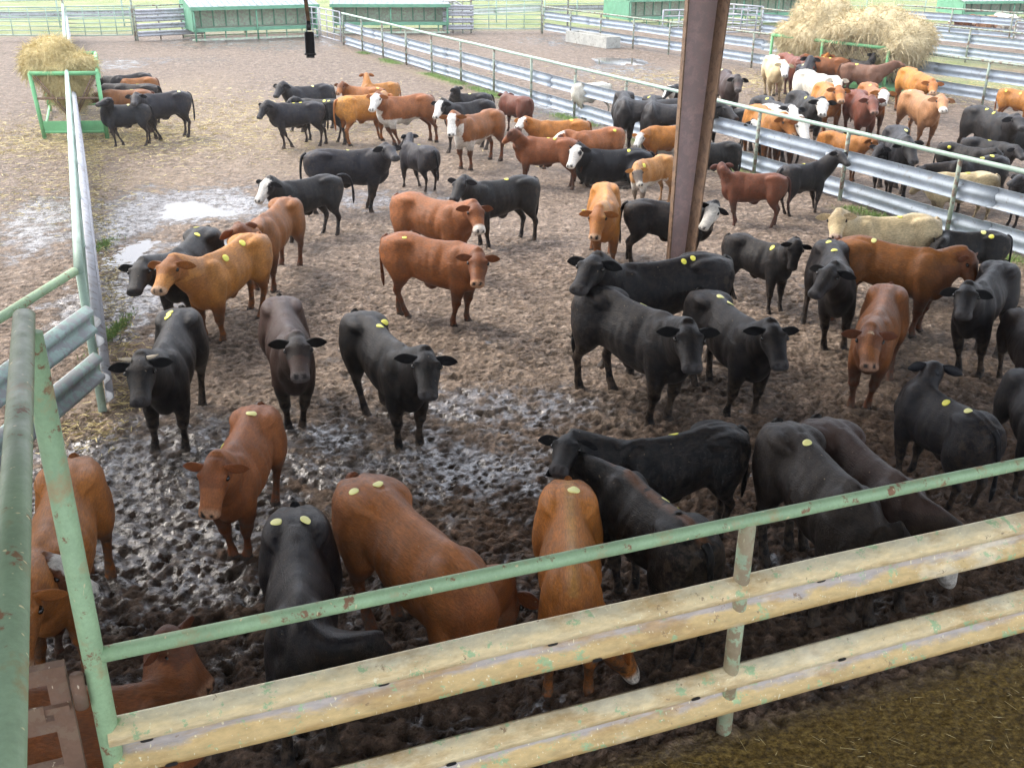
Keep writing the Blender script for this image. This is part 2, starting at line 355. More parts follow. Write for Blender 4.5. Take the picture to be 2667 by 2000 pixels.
    sadd('V', 300, 390, 2.5, 2., 0, .6); sadd('V', 60, 290, 3, 4, 0, .7); sadd('V', 1000, 330, 3.5, 3, 0, .5); sadd('V', 700, 420, 2.5, 2, 0, .35)
    sadd('V', 1520, 165, 4., 2.6); sadd('V', 1640, 175, 3, 2.5, 0, .8); sadd('V', 1900, 195, 3.5, 2.4); sadd('V', 2120, 200, 5., 3., 0, .9); sadd('V', 2050, 150, 5, 3, 0, .8)
    sadd('V', 1700, 150, 3, 4, 0, .6); sadd('V', 190, 935, .5, .4, 0, .9); sadd('V', 1420, 215, 3, 2, 0, .5); sadd('V', 1700, 215, 3, 1.2, 0, .6)
    straw = np.maximum(straw, .9 * np.clip(1 - sdline(X - .45, Y, (-4.43, 9.0), LFB) / .38, 0, 1) * np.clip((24 - Y) / 4, .35, 1))
    straw = np.maximum(straw, .7 * np.clip(1 - sdline(X + .5, Y, F1A, (-.5, 33.)) / .6, 0, 1))
    straw = np.maximum(straw, .20)
    gl = fbm(X * .55, Y * .55, 3, 77)
    grass = np.maximum(grass, .95 * np.clip(1 - sdline(X + .28, Y, F1A, F1B) / .45, 0, 1) * np.clip((gl - .42) * 6, 0, 1))
    grass = np.maximum(grass, .0 * gl)
    gy = Y - (56 + .22 * X + 3 * (fbm(X * .1, Y * .1, 3, 5) - .5))
    grass = np.maximum(grass, np.clip(gy / 3, 0, 1))
    for (f, x, y, rx, ry) in (('V', 2000, 130, 5, 3.5), ('V', 2150, 180, 3, 2)):
        p = gp(f, x, y); grass = np.maximum(grass, .8 * blob(p.x, p.y, rx, ry, 0, 13))
    wet = wet * np.clip(1.1 - (Y - 11) / 55, .62, 1); wet = wet * (1 - np.clip(gy, 0, 1)) * (1 - alley); straw = straw * (1 - np.clip(gy, 0, 1)) * (1 - alley)
    Z = h * (1 - .15 * np.clip(wet * 1.6 - .5, 0, 1)) + np.clip(Y - 75, 0, 999) * .012
    Vv = np.stack([X, Y, Z], -1).reshape(-1, 3)
    i = np.arange(nx * ny).reshape(ny, nx)
    Fq = np.stack([i[:-1, :-1], i[:-1, 1:], i[1:, 1:], i[1:, :-1]], -1).reshape(-1, 4)
    me = bpy.data.meshes.new('ground'); me.vertices.add(len(Vv)); me.vertices.foreach_set('co', Vv.astype(np.float32).ravel())
    me.loops.add(Fq.size); me.loops.foreach_set('vertex_index', Fq.ravel().astype(np.int32))
    me.polygons.add(len(Fq)); me.polygons.foreach_set('loop_start', np.arange(0, Fq.size, 4, dtype=np.int32)); me.polygons.foreach_set('loop_total', np.full(len(Fq), 4, np.int32))
    me.polygons.foreach_set('use_smooth', np.ones(len(Fq), bool)); me.update()
    muck_shade = np.clip((11.5 + .35 * X - Y) / 5, 0, 1) * (1 - alley)  # mask for manure plus painted roof shade, fading out towards the eave
    for nm, a in (('muck_shade', muck_shade), ('wet', wet), ('straw', straw), ('grass', grass), ('alley', alley), ('hgt', hn)):
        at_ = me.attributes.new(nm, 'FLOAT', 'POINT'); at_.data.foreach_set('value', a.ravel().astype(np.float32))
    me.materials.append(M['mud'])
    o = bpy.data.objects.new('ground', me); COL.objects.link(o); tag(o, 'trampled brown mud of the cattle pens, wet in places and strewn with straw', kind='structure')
    return (xs, ys, Z)
GX, GY, GZ = ground()
def gz(x, y):
    i = min(max(np.searchsorted(GX, x), 1), len(GX) - 1); j = min(max(np.searchsorted(GY, y), 1), len(GY) - 1)
    return float(GZ[j, i])

def puddle(label, i, k=1.45):
    x, y, rx, ry = PUD[i]; n = 64; z = -.034
    V = [(x + rx * k * math.cos(2 * math.pi * j / n), y + ry * k * math.sin(2 * math.pi * j / n), z) for j in range(n)]
    o = mesh_obj('puddle', V + [(v[0], v[1], v[2] - .12) for v in V], [tuple(range(n))] + [(j, n + j, n + (j + 1) % n, (j + 1) % n) for j in range(n)], M['water']); tag(o, label, kind='structure')
puddle('large bright puddle of rainwater in the mud of the main pen', 0)
puddle('long brown puddle at the end of the concrete trough', 1)
puddle('narrow wet puddle by the left fence', 2)

# ------------------------------------------------------------------ fences
WB = [(0, .0), (.03, .012), (.078, .045), (.08, .085), (.02, .125), (.012, .155), (.02, .185), (.08, .225), (.078, .265), (.03, .298), (0, .31)]
WPROF = WB + [(a - .012, b_) for a, b_ in WB[::-1]]
def smoothpath(a, b_, n=2): return [Vector(a).lerp(Vector(b_), i / (n - 1)) for i in range(n)]
def fence(name, label, a, b_, posts, ztop, rails, side=1, pm='post_far', rm='green_far', gm='galv', pr=.045, rr=.05, group=None, ends=(True, True), midrails=(), wob=.012, gh=1.0, bolts=False, offs=None, gd=1.0):
    """posts: parameters 0..1 along a-b; rails: z of guard rail bottoms; side picks the face that carries them"""
    a = Vector((*a, 0)); b_ = Vector((*b_, 0)); d = (b_ - a).normalized(); sv = Vector((-d.y, d.x, 0)) * side
    r_ = thing(name, label, 'fence', a, group); L = (b_ - a).length
    for q in posts:
        p = a.lerp(b_, q); j = random.uniform(-.012, .012)
        MB().tube([(p.x, p.y, -.25), (p.x + j, p.y + j, ztop - rr * .4)], pr, 14).build('post', M[pm], r_, True)
    pts = []
    n = max(2, len(posts)) * 2
    for i in range(n + 1):
        p = a.lerp(b_, i / n); pts.append((p.x, p.y, ztop + random.uniform(-wob, wob) * .5))
    MB().tube(pts, rr, 16).build('top_rail', M[rm], r_, True)
    for z in midrails:
        MB().tube([(p[0], p[1], z + random.uniform(-wob, wob)) for p in pts], rr * .6, 8).build('middle_rail', M[rm], r_, True)
    for z in rails:
        seg = 4.0 if not bolts else 90; k = max(1, round(L / seg)); mb = MB()
        for i in range(k):
            p0 = a.lerp(b_, i / k); p1 = a.lerp(b_, (i + 1) / k) + d * .12
            dz0, dz1 = random.uniform(-wob, wob), random.uniform(-wob, wob); off = sv * ((pr + .013 if offs is None else offs) + .012 * (i % 2))
            path = []
            for j in range(9):
                p = p0.lerp(p1, j / 8) + off + Vector((0, 0, z + dz0 + (dz1 - dz0) * j / 8 + random.uniform(-.004, .004))) + sv * random.uniform(-.006, .006); path.append(p)
            mb.extr([(x_ * gd, y_ * gh) for x_, y_ in WPROF], path, sv)
        mb.build('guard_rail', M[gm], r_, True)
    return r_
def steps(L, sp, off=0): return [min(1, (off + i * sp) / L) for i in range(int((L - off) / sp) + 1)]
# near fence with the corner post, in front of the viewer
near = fence('guard_rail_fence', 'near fence with green pipe over two dust-caked yellow guard rails, crossing the bottom', NFA, NFB, [.43, .86], 1.60, (.855, .165), -1, 'post_dusty', 'green_pipe', 'guard_yellow', .050, .041, wob=.004, gh=1.1, bolts=True, offs=-.012, gd=1.25)
# the guard rails face the viewer: bolt slots in them
NA = Vector((*NFA, 0)); NB = Vector((*NFB, 0)); ND = (NB - NA).normalized(); NS = Vector((-ND.y, ND.x, 0))
NV = -NS                                            # towards the viewer
def near_detail():
    # corner post: from the mud up to the handrail, rusty hinge collar
    MB().tube([(NA.x, NA.y, -.3), (NA.x, NA.y, 3.26)], .052, 20).build('corner_post', M['green_pipe'], near, True)
    gr_ = next(c for c in near.children if c.name.startswith('guard_rail'))
    mb = MB()
    for z, offs_ in ((1.07, [.12, 1.35, 2.35, 4.2]), (.915, [.22, 2.6]), (.385, [1.7, 3.3, 4.4])):
        for q in offs_:
            c = NA + ND * (q + .05) + NV * .101 + Vector((0, 0, z))
            if z == 1.07: c += NV * -.091 + Vector((0, 0, -.035))
            if z == .915: c += NV * -.008
            if z == .385: c += NV * -.008 + Vector((0, 0, .035))
            V = []
            for k in range(14):
                a = 2 * math.pi * k / 14; V.append(c + ND * (.032 * math.copysign(abs(math.cos(a)) ** .6, math.cos(a))) + Vector((0, 0, .011 * math.sin(a))))
            V2 = [v + NV * .004 for v in V]; n = 14; mb = MB()
            mb.add(V + V2, [tuple(range(n))[::-1], tuple(range(n, 2 * n))] + [(i, (i + 1) % n, n + (i + 1) % n, n + i) for i in range(n)])
            mb.build('bolt_slot', M['black_plastic'], gr_)
near_detail()
for g_ in [c for c in near.children if c.name.startswith('guard_rail')]:
    zz = np.array([v.co.z for v in g_.data.vertices]); a_ = g_.data.attributes.new('v', 'FLOAT', 'POINT'); z0 = zz.min() + .004
    a_.data.foreach_set('value', np.clip((zz - z0) / (.31 * 1.1), 0, 1).astype(np.float32))
# handrail pipe that runs from the corner post towards the viewer
hr = MB(); P0, P1 = at(63, 822, 3.3), at(6, 2000, 3.3); P2 = P0 + (P1 - P0) * 1.35
def open_pipe(a, b_, ro, ri, n=24):
    a, b_ = Vector(a), Vector(b_); d = (b_ - a).normalized(); s_ = d.cross(Vector((0, 0, 1))).normalized(); u = s_.cross(d); V = []
    for p, r_ in ((a, ro), (b_, ro), (b_, ri), (a, ri)):
        V += [p + (s_ * math.cos(2 * math.pi * k / n) + u * math.sin(2 * math.pi * k / n)) * r_ for k in range(n)]
    F = []
    for i in range(4):
        j = (i + 1) % 4; F += [(i * n + k, i * n + (k + 1) % n, j * n + (k + 1) % n, j * n + k) for k in range(n)]
    return V, F
hv, hf = open_pipe(P0, P2, .044, .036)
hd = (P2 - P0).normalized()
for i_ in list(range(24)) + list(range(72, 96)):
    hv[i_] = hv[i_] + hd * ((hv[i_].z - P0.z) * .75)
hr.add(hv, hf)
M['handrail'] = steel('worn_green_pipe', (.25, .35, .22), (.30, .17, .09), .60, .32, .0, (.34, .30, .15), (.55, .68), (.72, .66, .38))
tag(hr.build('handrail_pipe', M['handrail'], None, True), 'thick open-ended green handrail pipe running down the left edge towards the viewer', 'pipe')
# rusty gate hung on the corner post, lower left
gt = thing('steel_gate', 'rusty brown steel gate of flat bars hinged to the corner post, lower left', 'gate', (NA.x, NA.y, 0))
AX = Matrix((ND, NS, Vector((0, 0, 1)))).transposed()
GW = 1.5; g0 = NA - ND * .13
def gbar(nm, x0, x1, z0, z1, th=.05, dy=0, par=gt):
    c = g0 - ND * (x0 + x1) / 2 + NS * dy + Vector((0, 0, (z0 + z1) / 2))
    return MB().box(c, (abs(x1 - x0), th, z1 - z0), AX).build(nm, M['rust'], par)
gbar('stile', -.0, .09, .25, 1.60, .055); gbar('stile', GW - .09, GW, .25, 1.6, .055)
for z in (1.51, 1.225, .95, .65, .35): gbar('rail', .09, GW - .09, z, z + (.09 if z > 1.4 else .07), .05)
gbar('latch_bar', .01, .5, 1.355, 1.39, .03, -.04); gbar('latch_plate', .12, .26, 1.32, 1.42, .012, -.062)
MB().tube([NA - ND * .085 + Vector((0, 0, 1.36)) + NV * .05, NA - ND * .085 + Vector((0, 0, 1.55)) + NV * .05], .032, 12).build('hinge', M['rust'], gt, True)
MB().tube([NA - ND * .085 + Vector((0, 0, .5)) + NV * .05, NA - ND * .085 + Vector((0, 0, .7)) + NV * .05], .032, 12).build('hinge', M['rust'], gt, True)

L1 = math.hypot(F1B[0] - F1A[0], F1B[1] - F1A[1])
fence('guard_rail_fence', 'long fence of pale green pipe and silver guard rails between main pen and right pen', F1A, F1B, steps(L1, 2.655), 1.35, (.63, .05), 1, 'post_far', 'green_far', 'galv', .04, .042, wob=.012, gh=1.14)
L2 = math.hypot(F2B[0] - F2A[0], F2B[1] - F2A[1])
fence('guard_rail_fence', 'silver guard rail fence beyond the concrete trough and the big hay feeder', F2A, F2B, steps(L2, 2.6), 1.3, (.72, .18), 1, 'post_far', 'post_far', 'galv', .04, .038, wob=.02, gh=1.15)
fence('guard_rail_fence', 'left fence of pale green pipe and white guard rails running away past the small feeder', LFA, LFB, steps(43.3, 2.7, 0), 1.58, (.74, .10), -1, 'green_far', 'green_far', 'galv_old', .045, .048, wob=.002, gh=1.2, bolts=True)
fence('guard_rail_fence', 'short fence with greenish guard rail ends at the lower left corner of the main pen', (-4.43, 9.84), (-4.85, 5.2), [.55, 1.], 1.62, (.92, .40), 1, 'green_pipe', 'green_pipe', 'galv_green', .05, .045, wob=.004, gh=1.1)
F3A, F3B = (12.4, 54.5), (24.5, 33.0)
fence('guard_rail_fence', 'silver guard rail fence in the back right, behind the hay and the pipe gate', F3A, F3B, steps(24.6, 3.1), 1.3, (.72, .2), 1, 'post_far', 'post_far', 'galv', .04, .038, gh=1.15)
F4A, F4B = (19.9, 56.5), (31, 42.5)
fence('guard_rail_fence', 'farthest silver guard rail fence, in front of the shed at the top right corner', F4A, F4B, steps(17.8, 3.1), 1.4, (.8, .3), 1, 'post_far', 'post_far', 'galv', .04, .04, gh=1.15)
fence('guard_rail_fence', 'low double guard rail beyond the third fence near the right edge', (23.0, 49.5), (33, 38.), steps(15.2, 3.1), 1.2, (.75, .25), 1, 'post_far', 'post_far', 'galv_old', .04, .04, gh=1.15)

def gate(name, label, a, b_, z0, z1, nr, nv, m_, r_=.022, group=None):
    a = Vector((*a, 0)); b_ = Vector((*b_, 0)); g_ = thing(name, label, 'gate', a, group)
    fr = MB(); up = Vector((0, 0, 1))
    c = [a + up * z0, b_ + up * z0, b_ + up * z1, a + up * z1]
    for i in range(4): fr.tube([c[i], c[(i + 1) % 4]], r_ * 1.25, 8)
    fr.build('frame', M[m_], g_, True)
    for i in range(1, nr): MB().tube([a + up * (z0 + (z1 - z0) * i / nr), b_ + up * (z0 + (z1 - z0) * i / nr)], r_, 8).build('bar', M[m_], g_, True)
    for i in range(1, nv): q = a.lerp(b_, i / nv); MB().tube([q + up * z0, q + up * z1], r_, 8).build('upright', M[m_], g_, True)
    return g_
def pole(label, x, y, h, r_=.05, m_='post_far', group=None, name='fence_post', cat='post'):
    o = MB().tube([(x, y, -.2), (x, y, h)], r_, 10).build(name, M[m_], None, True); return tag(o, label, cat, group)
# back of the main pen
g1 = gp('A', 0, 262); g2 = gp('A', 440, 268); g3 = gp('A', 870, 262); g4 = gp('A', 1215, 240)
gate('pipe_gate', 'pale green pipe gate behind the yellow hay at the far left', (g1.x - 1, g1.y), (g2.x, g2.y), .25, 1.45, 6, 5, 'green_far')
gate('pipe_gate', 'pale green pipe gate left of the banded guard rail panel at the back', (g2.x + .1, g2.y), (g3.x - .1, g3.y), .25, 1.5, 7, 4, 'green_far')
pole('tall thin post at the left back, behind the feeder', g2.x, g2.y, 2.6); pole('tall thin post between the green gate and the banded panel left of the first shed', g3.x, g3.y, 2.4)
def panel(label, a, b_, zs, ztop):
    return fence('banded_fence', label, a, b_, [0, .35, .7, 1], ztop, zs, -1, 'post_far', 'post_far', 'galv_old', .035, .03, gh=.8)
panel('banded panel of four guard rails left of the first green shed', (g3.x + .1, g3.y), (g4.x + .6, g4.y), (.15, .48, .8, 1.1), 1.5)
g5 = gp('B', 862, 225); g6 = gp('B', 1050, 212); g7 = gp('B', 1500, 213)
panel('banded panel of guard rails right of the second green shed', (g5.x, g5.y + 1), (g6.x, g6.y), (.15, .48, .8, 1.1), 1.5)
gate('pipe_gate', 'wide green mesh gate at the back between the second shed and the trough fence', (g6.x, g6.y), (g7.x, g7.y), .2, 1.55, 6, 4, 'green_far')
pole('thin post left of the wide green mesh gate', g6.x, g6.y, 2.6); pole('thin post right of the wide green mesh gate', g7.x, g7.y, 2.2)
q = gp('R', 905, 240); pole('tall rusty post beyond the concrete trough', q.x, q.y, 3.)
gate('pipe_gate', 'narrow grey pipe gate at the far end of the long fence, by the second shed', (-9.2, 50.8), (F1A[0] - .1, F1A[1]), .15, 1.4, 5, 3, 'galv_old', .025)
gate('pipe_gate', 'small grey pipe gate between the two green sheds', (-10.0, 51.6), (-9.3, 50.9), .15, 1.4, 5, 2, 'galv_old', .025)
q0, q1 = gp('C', 560, 165), gp('C', 790, 190)
gate('pipe_gate', 'grey pipe gate just right of the steel column, in front of the third shed', (q0.x, q0.y), (q1.x, q1.y), .2, 1.35, 5, 3, 'galv_old', .03)
q0, q1 = (7.2, 52.6), (12.3, 54.4)
gate('pipe_gate', 'long grey pipe gate in front of the third shed', q0, (12.2, 54.6), .2, 1.3, 4, 6, 'galv_old', .03)
# fences beyond, in the grass
for i, (fr_, x0, y0, x1, y1, lab) in enumerate((('B', 905, 160, 1500, 130, 'white pipe rails in the grass beyond the wide mesh gate'),
        ('C', 1060, 60, 1670, 90, 'thin green pipe fence across the grass behind the big hay pile'),
        ('A', -40, 190, 1190, 160, 'pale green pipe fence across the grass behind the back gates'),
        ('R', 740, 150, 1200, 140, 'grey pipe fence in the grass left of the third shed'))):
    a, b_ = gp(fr_, x0, y0), gp(fr_, x1, y1)
    n = max(2, int((b_ - a).length / 3))
    fence('pipe_fence', lab, (a.x, a.y), (b_.x, b_.y), [k / n for k in range(n + 1)], 1.35, (.5,) if i != 1 else (), 1, 'green_far', 'green_far', 'galv_old' if i != 0 else 'white_pipe', .04, .035, midrails=(.45, .9))
lad = thing('cattle_chute', 'white ladder-like chute rails leaning in the grass behind the second shed', 'chute', gp('B', 960, 120))
for k in (0, 1): 
    a, b_ = gp('B', 905 + 40 * k, 8, 1.6), gp('B', 1000 + 40 * k, 70, .2); MB().tube([a, b_], .05, 8).build('side_rail', M['white_pipe'], lad, True)
for k in range(7):
    t_ = k / 6; MB().tube([gp('B', 905, 8, 1.6).lerp(gp('B', 1000, 70, .2), t_), gp('B', 945, 8, 1.6).lerp(gp('B', 1040, 70, .2), t_)], .03, 6).build('rung', M['white_pipe'], lad, True)

# ------------------------------------------------------------------ green sheds
def shed(label, a, b_, depth=2.6, h=1.55, bays=2, kids=10):
    """a,b = left and right foot of the open front"""
    a = Vector((a.x, a.y, 0)); b_ = Vector((b_.x, b_.y, 0)); ex = (b_ - a).normalized(); ey = Vector((-ex.y, ex.x, 0)); ez = Vector((0, 0, 1)); L = (b_ - a).length
    AXs = Matrix((ex, ey, ez)).transposed()
    r_ = thing('feed_shed', label, 'shed', a)
    P = lambda x, y, z: a + ex * x + ey * y + ez * z
    def bx_(nm, x0, x1, y0, y1, z0, z1, m_, par=r_): return MB().box(P((x0 + x1) / 2, (y0 + y1) / 2, (z0 + z1) / 2), (x1 - x0, y1 - y0, z1 - z0), AXs).build(nm, M[m_], par)
    # roof: slopes up to the back, thin sheet with ribs
    zf, zb = h, h + .62
    rb = MB(); th = .03
    V = [P(-.12, -.25, zf - .02), P(L + .12, -.25, zf - .02), P(L + .12, depth, zb), P(-.12, depth, zb)]; rb.add(V + [v + ez * th for v in V], [(0, 3, 2, 1), (4, 5, 6, 7), (0, 1, 5, 4), (1, 2, 6, 5), (2, 3, 7, 6), (3, 0, 4, 7)])
    for k in range(int(L / .3) + 1):
        x = k * .3; v0, v1 = P(x, -.25, zf + .03), P(x, depth, zb + .03); rb.box((v0 + v1) / 2, (.04, (v1 - v0).length, .03), Matrix((ex, (v1 - v0).normalized(), ex.cross((v1 - v0).normalized()))).transposed())
    rb.build('roof', M['roof_grey'], r_)
    bx_('fascia', -.13, L + .13, -.30, -.255, zf - .12, zf + .03, 'green_box')
    for x in (-.04, L): # side walls follow the roof
        mb = MB(); V = []
        for xx in (x, x + .04): V += [P(xx, -.1, .42), P(xx, depth - .05, .42), P(xx, depth - .05, zb - .03), P(xx, -.1, zf - .03)]
        mb.add(V, [(0, 1, 2, 3), (4, 7, 6, 5), (0, 4, 5, 1), (1, 5, 6, 2), (2, 6, 7, 3), (3, 7, 4, 0)]); mb.build('side_wall', M['green_box'], r_)
    bx_('back_wall', 0, L, 1.1, 1.14, .45, h + .2, 'green_inner')
    for k in range(1, kids): bx_('stud', L * k / kids - .03, L * k / kids + .03, 1.05, 1.098, .45, h + .15, 'green_box')
    bx_('bin_floor', 0, L, .02, 1.1, .50, .54, 'green_inner')
    bx_('front_board', 0, L, -.06, -.01, .40, .56, 'green_box')
    for k in range(bays + 1):
        x = L * k / bays; x = min(max(x, .03), L - .03)
        MB().tube([P(x, -.16, 0), P(x, -.16, zf - .03)], .04, 10).build('post', M['green_box'], r_, True)
        MB().tube([P(x, depth - .3, 0), P(x, depth - .3, .42)], .04, 10).build('leg', M['post_far'], r_, True)
    for k in range(bays * 3):
        x = L * (k + .5) / (bays * 3); MB().tube([P(x, .1, 0), P(x, .1, .42)], .03, 8).build('leg', M['green_box'], r_, True)
    bx_('skid', -.1, L + .1, -.05, .05, .02, .10, 'green_inner'); bx_('skid', -.1, L + .1, depth - .5, depth - .4, .02, .10, 'green_inner')
    return r_
s1a, s1b = gp('A', 1250, 268), gp('A', 2030, 238)
shed('green feed shed with grey roof at the top, left of the hanging black switch', s1a, s1b, h=1.47)
s2a, s2b = gp('B', 130, 215), gp('B', 855, 222)
s2a = Vector((-9.05, 53.6, 0)); s2b = Vector((-3.4, 54.3, 0))
shed('green feed shed with grey roof at the far end of the long pipe fence', s2a, s2b, h=1.38)
s3a = gp('R', 1340, 205); s3b = gp('C', 1050, 118)
shed('very long green feed shed crossing behind the steel column', s3a, s3b, h=1.45, bays=5, kids=22)
s4a = gp('P', 1650, 150); s4b = gp('P', 2150, 175)
shed('green feed shed at the top right, with cattle lying before it', Vector((26.6, 64.5, 0)), Vector((33.2, 66.0, 0)), h=1.15)
shed('green feed shed cut off by the top right corner of the view', Vector((33.9, 66.4, 0)), Vector((40.5, 68.0, 0)), h=1.15)

# concrete trough
def trough():
    a, b_ = gp('R', 893, 300), gp('R', 1185, 352); a.z = b_.z = 0; ex = (b_ - a).normalized(); ey = Vector((-ex.y, ex.x, 0)); L = (b_ - a).length; h = .48; w = .75
    o = [(0, 0), (L, 0), (L, w), (0, w)]; i_ = [(.1, .1), (L - .1, .1), (L - .1, w - .1), (.1, w - .1)]
    P = lambda q, z: a + ex * q[0] + ey * q[1] + Vector((0, 0, z))
    V = [P(q, -.05) for q in o] + [P(q, h) for q in o] + [P(q, h) for q in i_] + [P(q, .15) for q in i_]
    F = []
    for k in range(4):
        j = (k + 1) % 4; F += [(k, j, 4 + j, 4 + k), (4 + k, 4 + j, 8 + j, 8 + k), (8 + k, 8 + j, 12 + j, 12 + k)]
    F += [(12, 13, 14, 15), (3, 2, 1, 0)]
    r_ = thing('water_trough', 'long low concrete water trough with a puddle at its end', 'trough', a)
    mesh_obj('basin', V, F, M['concrete'], r_)
    MB().box(a + ex * L / 2 + ey * w / 2 + Vector((0, 0, .40)), (L - .2, w - .2, .01), Matrix((ex, ey, Vector((0, 0, 1)))).transposed()).build('water_surface', M['water'], r_)
trough()

# ------------------------------------------------------------------ steel column, roof over the viewer, hanging switch
def column():
    base = at(*px('V', (1458, 590))); base.z = 0
    sh = Matrix.Rotation(math.radians(13), 3, 'Z')   # flange direction
    ex = sh @ Vector((1, 0, 0)); ey = sh @ Vector((0, 1, 0)); top = 6.9
    r_ = thing('steel_column', 'tapered brown steel roof column rising among the cattle', 'column', base)
    d0, d1 = .24, .62       # web depth at foot and top
    fw, ft = .30, .02
    def prism(nm, q0, q1, m_):
        V = [base + ex * x + ey * y for x, y in q0]; V2 = [base + ex * x + ey * y + Vector((0, 0, top)) for x, y in q1]
        for v in V: v.z = -.3
        n = len(V); mesh_obj(nm, V + V2, [tuple(range(n))[::-1], tuple(range(n, 2 * n))] + [(i, (i + 1) % n, n + (i + 1) % n, n + i) for i in range(n)], M[m_], r_)
    xl = -.14
    prism('flange', [(xl, -.07), (xl + ft, -.07), (xl + ft, .05), (xl, .05)], [(xl, -.07), (xl + ft, -.07), (xl + ft, .05), (xl, .05)], 'brown_flange')
    prism('flange', [(xl + d0, -.36), (xl + d0 + ft, -.36), (xl + d0 + ft, .05), (xl + d0, .05)], [(xl + d1, -.40), (xl + d1 + ft, -.40), (xl + d1 + ft, .05), (xl + d1, .05)], 'brown_flange')
    prism('web', [(xl + ft, -.008), (xl + d0, -.008), (xl + d0, .008), (xl + ft, .008)], [(xl + ft, -.008), (xl + d1, -.008), (xl + d1, .008), (xl + ft, .008)], 'column')
    return base
CB = column()
def roof():
    u = Vector((.91, .41, 0)); v = Vector((.41, -.91, 0)); c = Vector((CB.x, CB.y, 0)) - v * .6
    r_ = thing('barn_roof', 'sheet roof over the near part of the pen and the walkway, above the view', 'roof', (c.x, c.y, 5.8))
    P = lambda a, b_, z: c + u * a + v * b_ + Vector((0, 0, z))
    V = [P(-26, 0, 6.9), P(24, 0, 6.9), P(24, 17, 9.2), P(-26, 17, 9.2)]
    mesh_obj('roof_sheet', V + [q + Vector((0, 0, .05)) for q in V], [(0, 3, 2, 1), (4, 5, 6, 7), (0, 1, 5, 4), (1, 2, 6, 5), (2, 3, 7, 6), (3, 0, 4, 7)], M['roofsheet'], r_)
    for k in range(9):
        b_ = k * 2.05 + .1; z = 6.9 + b_ * 2.3 / 17 - .12
        MB().box((P(-26, b_, z) + P(24, b_, z)) / 2, (50, .07, .2), Matrix((u, v, Vector((0, 0, 1)))).transposed()).build('purlin', M['brown_flange'], r_)
roof()
def switch():
    p1 = CAMP + ray(*px('A', (1987, 355))) * 6.2; p0 = CAMP + ray(*px('A', (1978, 205))) * 6.2; pt = CAMP + ray(*px('A', (1945, -60))) * 6.2; pt = p0 + (pt - p0) * 6.0
    r_ = thing('hanging_switch', 'black hoist switch hanging from a thin brown conduit at the top', 'switch', p1)
    d = (p1 - p0); L = d.length; pm = p0 - d * .45
    MB().tube([pt, pm], .011, 10).build('conduit', M['brown_flange'], r_, True)
    MB().tube([pm, pm.lerp(p0, .5), p0.lerp(pm, .12)], [.012, .014, .012], 12).build('connector', M['black_plastic'], r_, True)
    MB().tube([p0, p0 + d * .04, p0 + d * .9, p0 + d * .93, p1], [.018, .028, .028, .034, .032], 18).build('switch_body', M['black_plastic'], r_, True)
    MB().tube([p1, p1 + d * .12], .024, 16).build('collar', M['black_plastic'], r_, True)
switch()

# ------------------------------------------------------------------ hay and feeders
def blades(mb, pts, dirs, L, w, curl=.3):
    for p, d, l in zip(pts, dirs, L):
        p = Vector(p); d = Vector(d).normalized(); s_ = d.cross(Vector((random.gauss(0, 1), random.gauss(0, 1), random.gauss(0, 1)))).normalized() * w / 2
        dn = Vector((0, 0, -curl * l * random.random()))
        m_ = p + d * l * .55 + dn * .3; e = p + d * l + dn; n = len(mb.V)
        mb.V += [tuple(p - s_), tuple(p + s_), tuple(m_ + s_), tuple(m_ - s_), tuple(e)]
        mb.F += [(n, n + 1, n + 2, n + 3), (n + 3, n + 2, n + 4)]
def hay_mass(name, label, lumps, m_, nb, w, lmin, lmax, voxel=.12, hang=.4, zmin=None):
    """lumps: (centre, (rx,ry,rz)) ellipsoids, merged, roughened and bristling with strands"""
    bm = bmesh.new()
    for c, r_, rot in lumps:
        mt = Matrix.Translation(c) @ Matrix.Rotation(rot, 4, 'Z') @ Matrix.Diagonal((*r_, 1)); bmesh.ops.create_icosphere(bm, subdivisions=3, radius=1, matrix=mt)
    me = bpy.data.meshes.new(name); bm.to_mesh(me); bm.free(); o = bpy.data.objects.new(name, me); COL.objects.link(o)
    md = o.modifiers.new('r', 'REMESH'); md.mode = 'VOXEL'; md.voxel_size = voxel
    dg = bpy.context.evaluated_depsgraph_get(); me2 = bpy.data.meshes.new_from_object(o.evaluated_get(dg)); o.modifiers.clear(); o.data = me2; bpy.data.meshes.remove(me)
    n = len(me2.vertices); co = np.zeros(n * 3); me2.vertices.foreach_get('co', co); co = co.reshape(-1, 3); no = np.zeros(n * 3); me2.vertices.foreach_get('normal', no); no = no.reshape(-1, 3)
    s_ = 1 / voxel * .12
    d = (fbm(co[:, 0] * 2.2 * s_ + co[:, 2] * 1.7, co[:, 1] * 2.2 * s_ - co[:, 2] * 2.1, 4, 31) - .5) * voxel * 2.2
    co2 = co + no * d[:, None]; me2.vertices.foreach_set('co', co2.astype(np.float32).ravel()); me2.update()
    me2.polygons.foreach_set('use_smooth', [True] * len(me2.polygons)); me2.materials.clear(); me2.materials.append(M[m_])
    mb = MB(); idx = RNG.randint(0, n, nb)
    P = co2[idx] + RNG.normal(0, voxel * .35, (nb, 3)); D = no[idx] * .5 + RNG.normal(0, .7, (nb, 3)); D[:, 2] -= hang * RNG.rand(nb)
    blades(mb, P, D, RNG.uniform(lmin, lmax, nb), w, .6)
    st_ = mb.build('hay_strands', M['hay_strand' if m_ == 'hay' else 'hay2'], o)
    tag(o, label, 'hay'); return o
